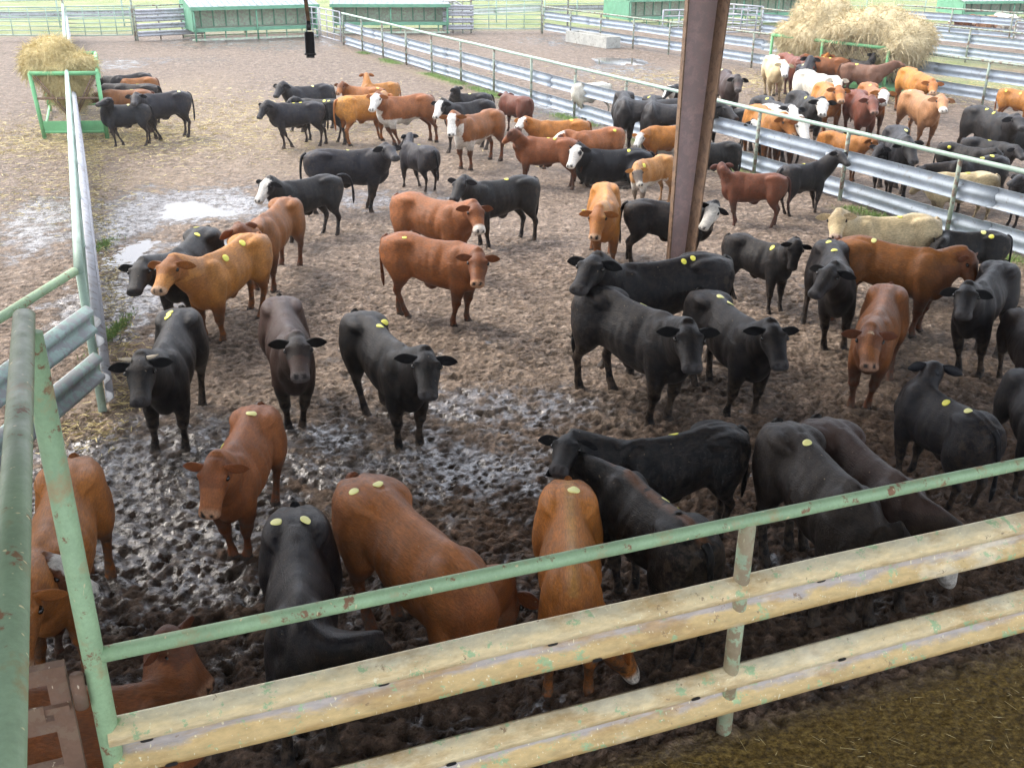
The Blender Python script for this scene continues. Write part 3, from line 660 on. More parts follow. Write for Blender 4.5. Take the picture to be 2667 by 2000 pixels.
def feeder(label, fl, fr, dl, h, out=.0, kick=.10):
    """fl, fr: feet of the near end frame; dl vector along the feeder"""
    r_ = thing('hay_feeder', label, 'feeder', fl); Z_ = Vector((0, 0, 1)); ex = (fr - fl); W_ = ex.length; ex.normalize(); n = dl.normalized()
    for nm, o_ in (('near', Vector()), ('far', dl)):
        e = MB(); bl, brr = fl + o_, fr + o_; tl, tr = bl - ex * kick + Z_ * h, brr + ex * -.02 - ex * 0 + Z_ * h
        e.tube([bl - Z_ * .1, tl], .05, 12); e.tube([brr - Z_ * .1, tr], .05, 12); e.tube([tl, tr], .05, 12)
        e.tube([bl.lerp(tl, .10), brr.lerp(tr, .10)], .035, 10)
        e.build('end_frame', M['feeder_green'], r_, True)
        MB().box((bl.lerp(tl, .19) + brr.lerp(tr, .19)) / 2, (W_, .03, .16 * h), Matrix((ex, n, Z_)).transposed()).build('end_board', M['feeder_green'], r_)
        c = MB(); c.tube([bl.lerp(tl, .62), brr.lerp(tr, .62)], .03, 10)
        mid = (bl + brr) / 2 + Z_ * .25 * h
        c.tube([tl + ex * .08, mid + ex * .05], .022, 8); c.tube([tr - ex * .08, mid - ex * .05], .022, 8); c.build('crossbar', M['brown_flange'], r_, True)
    t_ = MB()
    for a in (fl - ex * kick, fr - ex * .02): t_.tube([a + Z_ * h, a + dl + Z_ * h], .045, 10)
    for a in (fl, fr): t_.tube([a + Z_ * .12, a + dl + Z_ * .12], .035, 8)
    t_.build('side_rail', M['feeder_green'], r_, True)
    s_ = MB(); k = int(dl.length / .28); mid = (fl + fr) / 2 + Z_ * .25 * h
    for i in range(k + 1):
        o_ = dl * (i / k)
        for a in (fl - ex * kick, fr): s_.tube([a + o_ + Z_ * h, mid + o_ + n * .0], .012, 5)
    s_.build('cradle_bars', M['brown_flange'], r_, True)
    return r_
f1l, f1r = gp('A', 290, 888), gp('A', 688, 884); dl1 = Vector((-.36, .93, 0)) * 4.6
feeder('small green hay feeder on the left, heaped with yellow hay', f1l, f1r, dl1, 1.55)
m1 = (f1l + f1r) / 2
nn = dl1.normalized(); exx = (f1r - f1l).normalized()
hay_mass('hay_heap', 'yellow loose hay heaped on the small green feeder at the left',
    [(m1 + nn * .65 - exx * .22 + Vector((0, 0, 1.62)), (.80, .55, .20), .1), (m1 + nn * .8 - exx * .38 + Vector((0, 0, 1.88)), (.58, .55, .26), .1), (m1 + nn * .85 - exx * .22 + Vector((0, 0, 2.10)), (.38, .45, .20), .1),
     (m1 + nn * .7 + exx * .18 + Vector((0, 0, 1.72)), (.50, .5, .24), .1), (m1 + nn * .8 - exx * .62 + Vector((0, 0, 1.75)), (.36, .45, .24), .1), (m1 + nn * .6 - exx * .05 + Vector((0, 0, 1.25)), (.46, .5, .38), 0), (m1 + nn * .7 + exx * .05 + Vector((0, 0, .95)), (.22, .45, .3), 0)], 'hay', 11000, .010, .10, .34, .08, .9)
f2l, f2n, f2r = gp('P', 325, 265, 1.48), gp('P', 730, 320, 1.48), gp('P', 1200, 368, 1.48)
def feeder2():
    a, b_ = f2l.copy(), f2r.copy(); Z_ = Vector((0, 0, 1)); d = (b_ - a).normalized(); L = (b_ - a).length; s_ = Vector((-d.y, d.x, 0)); w = 1.7
    a.z = b_.z = 0; r_ = thing('hay_feeder', 'large green hay feeder buried under the big pale hay pile in the right pen', 'feeder', a); h = 1.48
    t_ = MB()
    for o_ in (Vector(), s_ * w): t_.tube([a + o_ + Z_ * h, b_ + o_ + Z_ * h], .055, 10)
    t_.tube([b_ + Z_ * h, b_ + s_ * w + Z_ * h], .05, 10); t_.tube([a + Z_ * h, a + s_ * w + Z_ * h], .05, 10); t_.build('top_rail', M['feeder_green'], r_, True)
    for q in (0, .46, 1):
        for o_ in (Vector(), s_ * w):
            p = a.lerp(b_, q) + o_; MB().tube([p, p + Z_ * h], .05, 10).build('post', M['feeder_green'], r_, True)
    c = MB(); k = 22
    for i in range(k):
        p = a.lerp(b_, (i + .5) / k); c.tube([p + Z_ * h, p + s_ * w * .5 + d * .25 + Z_ * .35], .014, 5); c.tube([p + s_ * w + Z_ * h, p + s_ * w * .5 + d * .25 + Z_ * .35], .014, 5)
    c.tube([b_ + s_ * w * .05 + Z_ * .75, b_ + s_ * w + Z_ * .75], .03, 8); c.build('cradle_bars', M['brown_flange'], r_, True)
    MB().box((a + b_) / 2 + s_ * w / 2 + Z_ * .18, (L + .5, w * .9, .14), Matrix((d, s_, Z_)).transposed()).build('tray', M['feeder_green'], r_)
    c = (a + b_) / 2 + s_ * w / 2; an = math.atan2(d.y, d.x); lm = []
    for q, off, z, r3 in ((-.40, .1, 1.4, (.95, 1.0, .55)), (-.33, .25, 2.05, (.75, .85, .62)), (-.16, .0, 2.0, (.62, .8, .75)), (-.2, 0, 1.5, (1.2, 1.0, .6)), (.08, 0, 1.75, (1.1, 1.0, .55)),
                          (.28, .05, 1.95, (1.1, .95, .62)), (.46, .15, 1.7, (.85, .95, .62)), (.52, -.15, 1.45, (.55, .8, .42)), (.0, 0, 1.0, (2.3, .55, .55)), (.3, 0, 1.1, (1.5, .6, .55)), (-.34, 0, 1.0, (1., .6, .5))):
        lm.append((c + d * q * L + s_ * off + Z_ * (z + .08), (r3[0], r3[1], r3[2] * .92), an))
    hay_mass('hay_pile', 'big pale hay pile with two peaks on the large feeder in the right pen', lm, 'hay2', 16000, .016, .12, .42, .14, .6)
feeder2()
# loose straw lying about: nobody could count it
def litter():
    mb = MB(); P = []; D = []; L = []
    def sp(f, x, y, rx, ry, n, l0, l1):
        c = gp(f, x, y)
        for _ in range(n):
            a = random.gauss(0, rx * .5); b_ = random.gauss(0, ry * .5); px_, py_ = c.x + a, c.y + b_
            P.append((px_, py_, gz(px_, py_) + .012)); an = random.uniform(0, 6.28); D.append((math.cos(an), math.sin(an), random.uniform(-.05, .18))); L.append(random.uniform(l0, l1))
    sp('V', 480, 260, 6, 6, 3000, .08, .25); sp('V', 200, 300, 3.4, 2.6, 2200, .1, .35); sp('V', 1620, 175, 6, 3, 1500, .1, .3); sp('V', 1900, 200, 5, 3, 1200, .1, .3)
    sp('V', 190, 930, .5, .45, 240, .05, .14); sp('V', 130, 400, 2, 4, 600, .08, .2); sp('V', 2130, 200, 6, 3, 1000, .1, .3)
    for _ in range(1500):
        t_ = random.random() ** 1.3; x = LFA[0] + (LFB[0] - LFA[0]) * t_ * .45 + .3 + random.gauss(0, .14); y = LFA[1] + (LFB[1] - LFA[1]) * t_ * .45
        P.append((x, y, gz(x, y) + .01)); an = random.uniform(0, 6.28); D.append((math.cos(an), math.sin(an), .1)); L.append(random.uniform(.05, .18))
    blades(mb, P, D, L, .011, .05)
    o = mb.build('loose_straw', M['hay_strand']); tag(o, 'loose yellow straw strewn over the mud', 'straw', kind='stuff')
    mb = MB(); P = []; D = []; L = []
    for _ in range(1500):
        a = random.uniform(0, 8); b_ = random.uniform(.15, 3.4); p = NA + ND * a + NV * b_
        P.append((p.x, p.y, gz(p.x, p.y) + .012)); an = random.uniform(0, 6.28); D.append((math.cos(an), math.sin(an), random.uniform(0, .25))); L.append(random.choice((.03, .05, .07, .12)) * random.uniform(.6, 1.3))
    blades(mb, P, D, L, .0035, .1)
    o = mb.build('loose_straw', M['hay_strand']); tag(o, 'fine straw bits on the dark alley dirt, lower right', 'straw', kind='stuff')
    mb = MB(); P = []; D = []; L = []
    for _ in range(60000):
        t_ = random.random(); x = F1A[0] + (F1B[0] - F1A[0]) * t_; y = F1A[1] + (F1B[1] - F1A[1]) * t_
        if float(fbm(np.array([x * .55]), np.array([y * .55]), 3, 77)[0]) < .50: continue
        if len(P) > 9000: break
        x += random.gauss(-.25, .13); y += random.gauss(0, .1)
        P.append((x, y, gz(x, y))); D.append((random.gauss(0, .5), random.gauss(0, .5), 1)); L.append(random.uniform(.03, .11))
    for (f, x0, y0, rx, ry, n) in (('D', 640, 330, .07, .22, 350), ('D', 690, 870, .05, .32, 800)):
        c = gp(f, x0, y0)
        for _ in range(n):
            x, y = c.x + random.gauss(0, rx), c.y + random.gauss(0, ry); P.append((x, y, gz(x, y))); D.append((random.gauss(0, .5), random.gauss(0, .5), 1)); L.append(random.uniform(.03, .09))
    blades(mb, P, D, L, .010, .2)
    o = mb.build('grass_tufts', M['grass']); tag(o, 'bright green grass sprouting along the foot of the fences', 'grass', kind='stuff')
litter()

# ------------------------------------------------------------------ cattle
def ring(c, A, B, a, b_, n=20, sq=2.0, top=1.0, ridge=0.0):
    """closed ring: half size a along A (side), b along B (up); sq superellipse power, top narrows the upper half"""
    out = []
    for k in range(n):
        th = 2 * math.pi * k / n; cs, sn = math.cos(th), math.sin(th)
        x = math.copysign(abs(cs) ** (2 / sq), cs); y = math.copysign(abs(sn) ** (2 / sq), sn)
        if y > 0: x *= 1 - (1 - top) * y ** 1.5
        out.append(c + A * (x * a) + B * (y * b_))
    return out
def loft(mb, rings):
    n = len(rings[0]); V = [v for r_ in rings for v in r_]; k = len(rings)
    c0 = sum(rings[0], Vector()) / n; c1 = sum(rings[-1], Vector()) / n
    F = [(i * n + j, i * n + (j + 1) % n, (i + 1) * n + (j + 1) % n, (i + 1) * n + j) for i in range(k - 1) for j in range(n)]
    V += [c0, c1]; a, b_ = len(V) - 2, len(V) - 1
    F += [(a, (j + 1) % n, j) for j in range(n)] + [(b_, (k - 1) * n + j, (k - 1) * n + (j + 1) % n) for j in range(n)]
    mb.add(V, F)
def crom(P, n):
    """catmull-rom resample of rows of numbers"""
    P = np.array(P, float); out = []; m_ = len(P)
    for i in range(m_ - 1):
        p0, p1, p2, p3 = P[max(i - 1, 0)], P[i], P[i + 1], P[min(i + 2, m_ - 1)]
        for k in range(n):
            f = k / n; out.append(.5 * (2 * p1 + (p2 - p0) * f + (2 * p0 - 5 * p1 + 4 * p2 - p3) * f * f + (-p0 + 3 * p1 - 3 * p2 + p3) * f ** 3))
    out.append(P[-1]); return out
# trunk stations: x, top, bottom, half width, top narrowing, squareness
TRUNK = [(-.69, .96, .80, .05, 1, 2), (-.67, 1.0, .72, .115, .95, 2), (-.61, 1.045, .64, .175, .85, 2.1), (-.50, 1.085, .60, .205, .80, 2.2), (-.38, 1.105, .60, .225, .78, 2.2), (-.24, 1.095, .585, .235, .66, 2.1),
         (-.08, 1.075, .555, .255, .60, 2.1), (.10, 1.07, .525, .265, .56, 2.1), (.26, 1.085, .51, .245, .48, 2.1), (.38, 1.100, .515, .215, .42, 2.1), (.48, 1.085, .52, .195, .44, 2.1), (.57, 1.06, .545, .165, .55, 2.1), (.65, .98, .60, .125, .7, 2), (.69, .90, .68, .06, 1, 2)]
FLEG = [(.40, .120, .86, .13, .06), (.43, .128, .68, .115, .070), (.43, .130, .55, .085, .065), (.425, .125, .45, .068, .056), (.42, .120, .37, .052, .046), (.425, .118, .325, .054, .048), (.418, .116, .275, .034, .032), (.415, .115, .19, .029, .028), (.412, .115, .13, .031, .031), (.415, .115, .10, .037, .036), (.432, .115, .065, .033, .034), (.445, .115, .035, .045, .044), (.452, .115, -.01, .054, .050)]
HLEG = [(-.42, .115, .92, .19, .09), (-.44, .135, .78, .19, .10), (-.42, .150, .66, .155, .095), (-.415, .150, .56, .110, .078), (-.455, .143, .47, .068, .055), (-.515, .137, .40, .050, .040), (-.535, .132, .355, .044, .037), (-.522, .128, .29, .034, .030), (-.508, .126, .20, .030, .029), (-.500, .125, .13, .033, .032), (-.492, .125, .10, .038, .037), (-.476, .125, .065, .034, .035), (-.464, .125, .035, .045, .044), (-.456, .125, -.01, .054, .050)]
HEADST = [(-.14, -.10, -.26, .10), (-.07, -.02, -.36, .165), (0, .015, -.43, .205), (.12, .03, -.48, .235), (.26, .028, -.50, .25), (.38, .0, -.48, .236), (.50, -.03, -.45, .212), (.62, -.055, -.41, .190), (.74, -.07, -.385, .180), (.85, -.08, -.375, .186), (.94, -.09, -.365, .190), (1.0, -.12, -.33, .168), (1.04, -.17, -.25, .08)]
COATS = {  # body, extremities (legs, neck), muzzle
 'black': ((.0048, .0048, .0056), (.0035, .0035, .004), (.035, .033, .034)), 'gblack': ((.013, .014, .0165), (.009, .009, .011), (.05, .05, .052)),
 'bbrown': ((.017, .012, .010), (.007, .006, .006), (.05, .045, .045)), 'dbrown': ((.040, .021, .016), (.009, .007, .006), (.09, .075, .07)),
 'darkred': ((.150, .046, .024), (.105, .036, .023), (.26, .15, .11)), 'red': ((.270, .095, .027), (.150, .048, .017), (.42, .23, .13)),
 'chestnut': ((.195, .066, .019), (.10, .033, .015), (.34, .19, .12)), 'orange': ((.42, .165, .035), (.27, .095, .024), (.50, .32, .20)),
 'tan': ((.36, .185, .088), (.33, .165, .082), (.50, .37, .27)), 'brown': ((.155, .080, .045), (.13, .065, .038), (.22, .15, .10)),
 'cream': ((.60, .48, .28), (.52, .40, .23), (.62, .46, .36)), 'white': ((.60, .57, .48), (.52, .48, .38), (.6, .48, .42)),
 'jersey': ((.42, .20, .065), (.36, .20, .09), (.62, .56, .48))}
MP, RP = 'cattle in the main pen', 'cattle in the right pen'
def sphere_hit(o, d, c, r_, pick):
    oc = o - c; b_ = oc.dot(d); cc = oc.dot(oc) - r_ * r_; D = b_ * b_ - cc
    if pick == 'm':
        p = o + d * (-b_); v = p - c; return p if v.length > r_ * .6 else c + v.normalized() * r_ * .75
    if D <= 0:
        p = o + d * (-b_); v = p - c; return c + v.normalized() * min(v.length, r_ * 1.12)
    t_ = -b_ - math.sqrt(D) if pick == 'n' else -b_ + math.sqrt(D)
    return o + d * t_
def cow(label, fr, R, Wp, P, Mz, coat='black', sign='nn', hooves=(), hind=(), marks='', tags=(), eartag=None, s=None, voxel=None, lie=False, tail='down', group='cattle in the main pen', smin=.90, smax=1.10, name='cow', cat='cow'):
    ex_w = marks
    R2, W2 = px(fr, R), px(fr, Wp)
    Lrw = .98
    def sol(q): return at(*R2, 1.03 * q - (.42 * q if lie else 0)), at(*W2, 1.09 * q - (.42 * q if lie else 0))
    if s is None:
        lo, hi = smin, smax
        f = lambda q: ((sol(q)[1] - sol(q)[0]).xy.length - Lrw * q)
        if f(lo) < 0: s = lo
        elif f(hi) > 0: s = hi
        else:
            for _ in range(30):
                mid = (lo + hi) / 2
                if f(mid) > 0: lo = mid
                else: hi = mid
            s = lo
    a, b_ = sol(s); yaw = math.atan2(b_.y - a.y, b_.x - a.x); c = (a + b_) / 2
    fwd = Vector((math.cos(yaw), math.sin(yaw), 0))
    err = (b_ - a).xy.length / (Lrw * s)
    org = c + fwd * (.09 * s); org.z = 0          # midpoint of rump(-.58) and withers(.40) is -.09
    kx = min(1.14, max(.93, err)); MW = Matrix.Translation(org) @ Matrix.Rotation(yaw, 4, 'Z') @ Matrix.Diagonal((s * kx, s, s, 1)); MI = MW.inverted()
    co_ = MI @ CAMP
    lray = lambda f_, q: ((MI.to_3x3() @ ray(*px(f_, q))).normalized())
    dz = -.42 if lie else 0
    X_, Y_, Z_ = Vector((1, 0, 0)), Vector((0, 1, 0)), Vector((0, 0, 1))
    pv = Vector((.44, 0, .93 + dz))
    if P is None: Pl = pv + Vector((.45, 0, .18))
    else: Pl = sphere_hit(co_, lray(fr, P), pv, .58, sign[0])
    if Pl.x < .30: Pl.x = .30; v = Pl - pv; Pl = pv + v.normalized() * .58
    Pl.z = min(Pl.z, 1.50 + dz)
    if Mz is None: Ml = Pl + Vector((.35, 0, -.28)).normalized() * .44
    else: Ml = sphere_hit(co_, lray(fr, Mz), Pl, .45, sign[1])
    Ml.z = max(Ml.z, .10)
    def behind(q, dist):
        wq = MW @ q; t_ = (wq.xy - Vector(NFA)).dot(Vector((NS.x, NS.y)))
        if wq.y < 9 and t_ < dist:
            q = MI @ (wq + NS * (dist - t_))
        return q
    fd = Vector((F1B[0] - F1A[0], F1B[1] - F1A[1])).normalized(); fn = Vector((-fd.y, fd.x))
    def aside(q, dist):
        wq = MW @ q; t_ = (wq.xy - Vector(F1A)).dot(fn)
        if wq.z > 1.42: return q
        if group != MP and t_ < dist: return MI @ (wq + Vector((*(fn * (dist - t_)), 0)))
        if group == MP and -dist < t_: return MI @ (wq - Vector((*(fn * (dist + t_)), 0)))
        return q
    Pl = behind(Pl, .24); Ml = behind(Ml, .20); Pl = aside(Pl, .26); Ml = aside(Ml, .24)
    d = (Ml - Pl).normalized(); HL = .405
    nd = (Pl - pv).normalized()
    hd = Vector((d.x, d.y, 0)) + Vector((nd.x, nd.y, 0)) * .3; hd.normalize()
    side = Z_.cross(hd); side = (side - d * side.dot(d)).normalized(); up = d.cross(side)
    if up.z < -.2: up = -up; side = -side
    vx = voxel or .024
    near_ = (org - CAMP).length
    if voxel is None: vx = .019 if near_ < 10 else (.024 if near_ < 20 else .03)
    mb = MB(); rg = random.Random(hash(label) % 1000 if False else len(label) * 31 + int(org.x * 100) % 97)
    fat = rg.uniform(.75, .88)
    TR2 = [(x, t_, b0 - (.035 if -.55 < x < .6 else .01), w, tp, sq) for x, t_, b0, w, tp, sq in TRUNK]
    loft(mb, [ring(Vector((x, 0, (t_ + b0) / 2 + dz)), Y_, Z_, w * fat, (t_ - b0) / 2, 22, sq, tp) for x, t_, b0, w, tp, sq in crom(TR2, 3)])
    # shoulder, hook and pin bones, belly tuck
    def ell(c, r_, rot=0):
        loft(mb, [ring(Vector(c) + X_ * (r_[0] * -math.cos(q)), Y_, Z_, max(.004, r_[1] * math.sin(q)), max(.004, r_[2] * math.sin(q)), 14) for q in [math.pi * (i + .5) / 9 for i in range(9)]])
    for sy in (1, -1):
        ell((-.37, .125 * sy, 1.00 + dz), (.17, .080, .075)); ell((-.58, .075 * sy, .975 + dz), (.10, .07, .06)); ell((.42, .085 * sy, .84 + dz), (.17, .090, .215)); ell((.50, .095 * sy, .76 + dz), (.15, .085, .15)); ell((-.44, .11 * sy, .86 + dz), (.24, .115, .22))
    if not lie: ell((-.02, 0, .50), (.10, .035, .07))
    # neck
    Hc = Pl + d * (.05 * HL) - up * (.20 * HL); B0 = Vector((.34, 0, .84 + dz)); C1 = B0 + Vector((.24, 0, .0)); t_n = (Hc - B0).length
    C2 = Hc - (d * .25 + nd * .75).normalized() * .16 if d.dot(nd) > -.3 else Hc - nd * .14
    rows = []; N_ = 11
    for i in range(N_ + 1):
        f = i / N_; q = (1 - f) ** 3 * B0 + 3 * (1 - f) ** 2 * f * C1 + 3 * (1 - f) * f * f * C2 + f ** 3 * Hc; rows.append(q)
    for i in range(N_ + 1): pass
    RN = []
    for i, q in enumerate(rows):
        f = i / N_; tg = (rows[min(i + 1, N_)] - rows[max(i - 1, 0)]).normalized()
        sd = Y_.lerp(side, f); sd = (sd - tg * sd.dot(tg)).normalized(); uu = tg.cross(sd).normalized() * -1
        if uu.dot(Z_.lerp(up, f)) < 0: uu = -uu
        g_ = (1 - f) ** 1.15; RN.append(ring(q - uu * .02 * (1 - f), sd, uu, .090 + .080 * g_, .138 + .140 * g_, 20, 2.1, .58 + .3 * f))
    loft(mb, RN)
    # dewlap
    loft(mb, [ring(rows[i] - Z_ * (.10 + .09 * (1 - i / N_)), Y_.lerp(side, i / N_), Z_, .035, .13 * (1 - .35 * i / N_), 12) for i in range(2, 9)])
    # head
    loft(mb, [ring(Pl + d * (t_ * HL) + up * ((a0 + b0) / 2 * HL), side, up, w * HL * 1.12, (a0 - b0) / 2 * HL * 1.06, 20, 2.3, .82) for t_, a0, b0, w in crom(HEADST, 2)])
    for sg in (1, -1):   # brow and jaw
        p = Pl + d * (.25 * HL) + up * (-.06 * HL) + side * (.215 * HL * sg); loft(mb, [ring(p + d * (.035 * -math.cos(q)), side, up, max(.003, .032 * math.sin(q)), max(.003, .032 * math.sin(q)), 10) for q in [math.pi * (i + .5) / 7 for i in range(7)]])
    # legs
    def hoof_targets(lst, x0):
        out = {1: None, -1: None}; pts = []
        for q in lst:
            g_ = MI @ at(*px(fr, q)); pts.append(g_)
        if len(pts) == 2:
            pts.sort(key=lambda v: v.y); out[-1], out[1] = pts
        elif len(pts) == 1: out[1 if pts[0].y > 0 else -1] = pts[0]
        return out
    for rowsL, lst, base in ((FLEG, hooves, .45), (HLEG, hind, -.46)):
        tg = hoof_targets(lst, base)
        for sg in (1, -1):
            if tg[sg] is not None:
                dc = .15 if base > 0 else .20; dx = max(-dc, min(dc, (tg[sg].x - base) * .7)) if near_ < 24 or len(lst) < 2 else max(-.28, min(.28, tg[sg].x - base)); dy = max(-.09, min(.10, tg[sg].y * sg - rowsL[-1][1])) * sg
            else: dx = rg.uniform(-.10, .10); dy = rg.uniform(-.02, .03) * sg
            if lie:
                if base > 0: pts_ = [(.40, .12, .42, .13, .07), (.46, .15, .28, .10, .07), (.50, .17, .14, .06, .055), (.53, .18, .06, .045, .045), (.44, .185, .045, .035, .032), (.34, .19, .04, .03, .028), (.26, .19, .04, .04, .036), (.20, .19, .035, .045, .04)]
                else: pts_ = [(-.42, .12, .45, .19, .10), (-.36, .19, .33, .17, .11), (-.24, .24, .22, .12, .09), (-.22, .27, .12, .08, .07), (-.36, .28, .07, .05, .05), (-.42, .285, .05, .042, .04), (-.32, .29, .04, .032, .03), (-.20, .30, .04, .036, .034), (-.12, .30, .035, .045, .04)]
                loft(mb, [ring(Vector((x, y * sg, z)), Vector((0, 1, 0)), Vector((.5, 0, .87)), ry * 1.05, rx * 1.05, 12) for x, y, z, rx, ry in crom(pts_, 3)]); continue
            zt = .74 if base > 0 else .80
            def sh(z): return min(1, max(0, (zt - z) / zt)) ** 1.15
            bendk = .05 if base > 0 else -.02
            rr_ = []
            for x, y, z, rx, ry in crom(rowsL, 2):
                k = sh(z); kl = 1.10 + .10 * min(1, max(0, (.60 - z) / .2)); bx = bendk * min(1, abs(dx) / .25) * math.sin(min(1, max(0, (zt - z) / zt)) * math.pi) * (1 if dx < 0 else -.3)
                rr_.append(ring(Vector((x + dx * k + bx, y * sg + dy * k, z)), Y_, X_, ry * kl, rx * kl, 14))
            loft(mb, rr_)
    me = bpy.data.meshes.new('tmp'); me.from_pydata([tuple(v) for v in mb.V], [], mb.F); me.update()
    to = bpy.data.objects.new('tmp', me); COL.objects.link(to)
    md = to.modifiers.new('r', 'REMESH'); md.mode = 'VOXEL'; md.voxel_size = vx / s
    ms = to.modifiers.new('s', 'SMOOTH'); ms.factor = .5; ms.iterations = 5 if vx < .022 else 3
    dg = bpy.context.evaluated_depsgraph_get(); out = bpy.data.meshes.new_from_object(to.evaluated_get(dg)); bpy.data.objects.remove(to); bpy.data.meshes.remove(me)
    nb = len(out.vertices); co = np.zeros(nb * 3); out.vertices.foreach_get('co', co); BV = co.reshape(-1, 3)
    nrm = np.zeros(nb * 3); out.vertices.foreach_get('normal', nrm); nrm = nrm.reshape(-1, 3)
    def g3(cx, cy, cz, rx, ry, rz): return np.exp(-(((BV[:, 0] - cx) / rx) ** 2 + ((np.abs(BV[:, 1]) - cy) / ry) ** 2 + ((BV[:, 2] - dz - cz) / rz) ** 2))
    hd_ = ((BV - np.array(Pl)) @ np.array(d) > -.08) * (np.linalg.norm(BV - np.array(Pl + d * .2), axis=1) < .40)
    dsp = -.020 * g3(-.20, .20, .90, .10, .12, .12) - .016 * g3(-.20, .24, .66, .07, .2, .10) - .020 * g3(.22, .22, .82, .045, .2, .22) - .016 * g3(.56, .12, .80, .05, .1, .12) - .012 * g3(-.52, .13, 1.02, .06, .06, .05)
    dsp += .012 * g3(.36, .20, .80, .08, .2, .16) + .010 * g3(-.30, .24, .66, .09, .2, .12) - .014 * np.exp(-(BV[:, 1] / .025) ** 2) * (BV[:, 0] < -.3) * (BV[:, 2] - dz > 1.0)
    dsp += .010 * (fbm(BV[:, 0] * 7 + BV[:, 2] * 3 + org.x, np.abs(BV[:, 1]) * 7 + BV[:, 2] * 7, 3, 12) - .5) * (BV[:, 2] > .35)
    rib = np.sin(BV[:, 0] * 62 + 6 * (BV[:, 2] - .8)) * .0035 * g3(.02, .24, .82, .17, .2, .15); dsp += rib
    BV = BV + nrm * (dsp * (~hd_))[:, None]
    npoly = len(out.polygons); BF = [tuple(p.vertices) for p in out.polygons]; bpy.data.meshes.remove(out)
    # ---- colour of the coat
    body, ext, muz = [np.array(q) for q in COATS[coat]]
    white = np.array((.60, .57, .51))
    r3 = BV - np.array(Pl); ht = r3 @ np.array(d) / HL; hu = r3 @ np.array(up) / HL; hs = r3 @ np.array(side) / HL
    head = (ht > -.16) & (ht < 1.12) & (hu > -.58) & (hu < .12) & (np.abs(hs) < .34)
    nz = fbm(BV[:, 0] * 9 + BV[:, 2] * 5, BV[:, 1] * 9 - BV[:, 2] * 6, 3, int(abs(org.x) * 10) % 50)
    body = body * rg.uniform(.82, 1.15) * np.array([1, rg.uniform(.93, 1.10), rg.uniform(.9, 1.2)]) if coat not in ('cream', 'white', 'tan', 'jersey') else body; ext = ext * rg.uniform(.8, 1.2)
    Cc = np.tile(body, (nb, 1)); z = BV[:, 2] - dz
    k = np.clip((.62 - z) / .12, 0, 1) * (~head); k = np.maximum(k, .8 * np.clip((np.abs(ht - .0) < .5) * head * 1., 0, 1))
    k = np.maximum(k, np.clip((BV[:, 0] - .50) / .12, 0, 1) * (z < .95) * .6)
    Cc = Cc * (1 - k[:, None]) + ext * k[:, None]
    mk = np.clip((ht - .86) / .06, 0, 1) * head
    if 'pm' in ex_w: mk = np.clip((ht - .74) / .08, 0, 1) * head; muz = np.array((.66, .60, .52))
    Cc = Cc * (1 - mk[:, None]) + muz * mk[:, None]
    def paint(mask, c_=white):
        nonlocal Cc
        Cc = np.where(mask[:, None], np.array(c_), Cc)
    if 'wf' in ex_w:    # white face: from the poll to the muzzle, cheeks
        paint(head & (np.abs(hs) + .10 * nz < (.34 if 'wff' in ex_w else .24)) & (hu > -.42 + .1 * nz) & (ht > -.04))
        paint(head & (ht > .55)); 
        if 'pe' in ex_w: paint(head & (np.hypot(ht - .27, (hu + .12) * 1.) < .11) & (np.abs(hs) > .14), body)
    if 'bl' in ex_w: paint(head & (np.abs(hs) < .09) & (hu > -.1) & (ht > .0))
    if 'st' in ex_w: paint(head & (np.abs(hs) < .06) & (hu > -.05) & (ht > .10) & (ht < .20), (.6, .52, .36))
    if 'gf' in ex_w: paint(head & (ht > .18) & (ht < .82), (.17, .14, .115)); paint(head & (ht >= .82), (.62, .57, .48)); paint((~head) & (z < .62) & (BV[:, 0] > .3), (.24, .19, .14))
    if 'wb' in ex_w: paint((~head) & (z < .615 + .05 * (nz - .5)) & (z > .42) & (BV[:, 0] > -.30) & (BV[:, 0] < .66) & (np.abs(BV[:, 1]) < .22))
    if 'wc' in ex_w: paint((~head) & (BV[:, 0] > .54) & (z < .92 + .1 * (nz - .5)) & (z > .5) & (np.abs(BV[:, 1]) < .10)); paint((~head) & (BV[:, 0] > .66) & (z < .98) & (hu < -.3) & (np.abs(BV[:, 1]) < .2))
    if 'wk' in ex_w: paint((~head) & (BV[:, 0] > .40) & (z > 1.06 + .04 * nz))
    if 'wt' in ex_w: paint((~head) & (z > 1.0 + .05 * nz) & (BV[:, 0] > -.55))
    if 'wl' in ex_w: paint((z < .30 + .05 * nz))
    if 'bs' in ex_w:    # paler line down the back
        kk = np.clip((.05 - np.abs(BV[:, 1])) / .04, 0, 1) * (z > 1.0); Cc = Cc * (1 - .5 * kk[:, None]) + np.minimum(body * 1.9 + .03, .6) * .5 * kk[:, None]
    if 'bt' in ex_w: # rusty tinge along the back
        kk = np.clip((.06 - np.abs(BV[:, 1])) / .04, 0, 1) * (z > 1.02) * (nz > .42); Cc = Cc * (1 - .7 * kk[:, None]) + np.array((.17, .075, .035)) * .7 * kk[:, None]
    hoofm = (BV[:, 2] < .055) & (~head if not lie else False)
    paint(hoofm, (.035, .028, .023))
    # nostrils and mouth line
    nost = head & (np.hypot((ht - .97) * 1.0, 0) < .07) & (np.abs(np.abs(hs) - .085) < .034) & (np.abs(hu + .15) < .04)
    paint(nost, (.01, .008, .008))
    dirt = np.clip((.55 - BV[:, 2]) / .35, 0, 1) ** .8 + .3 * (BV[:, 0] < -.5) + (.05 if coat in ('cream', 'white', 'tan', 'jersey') else .22)
    if lie: dirt = np.clip((.25 - BV[:, 2]) / .2, 0, 1)
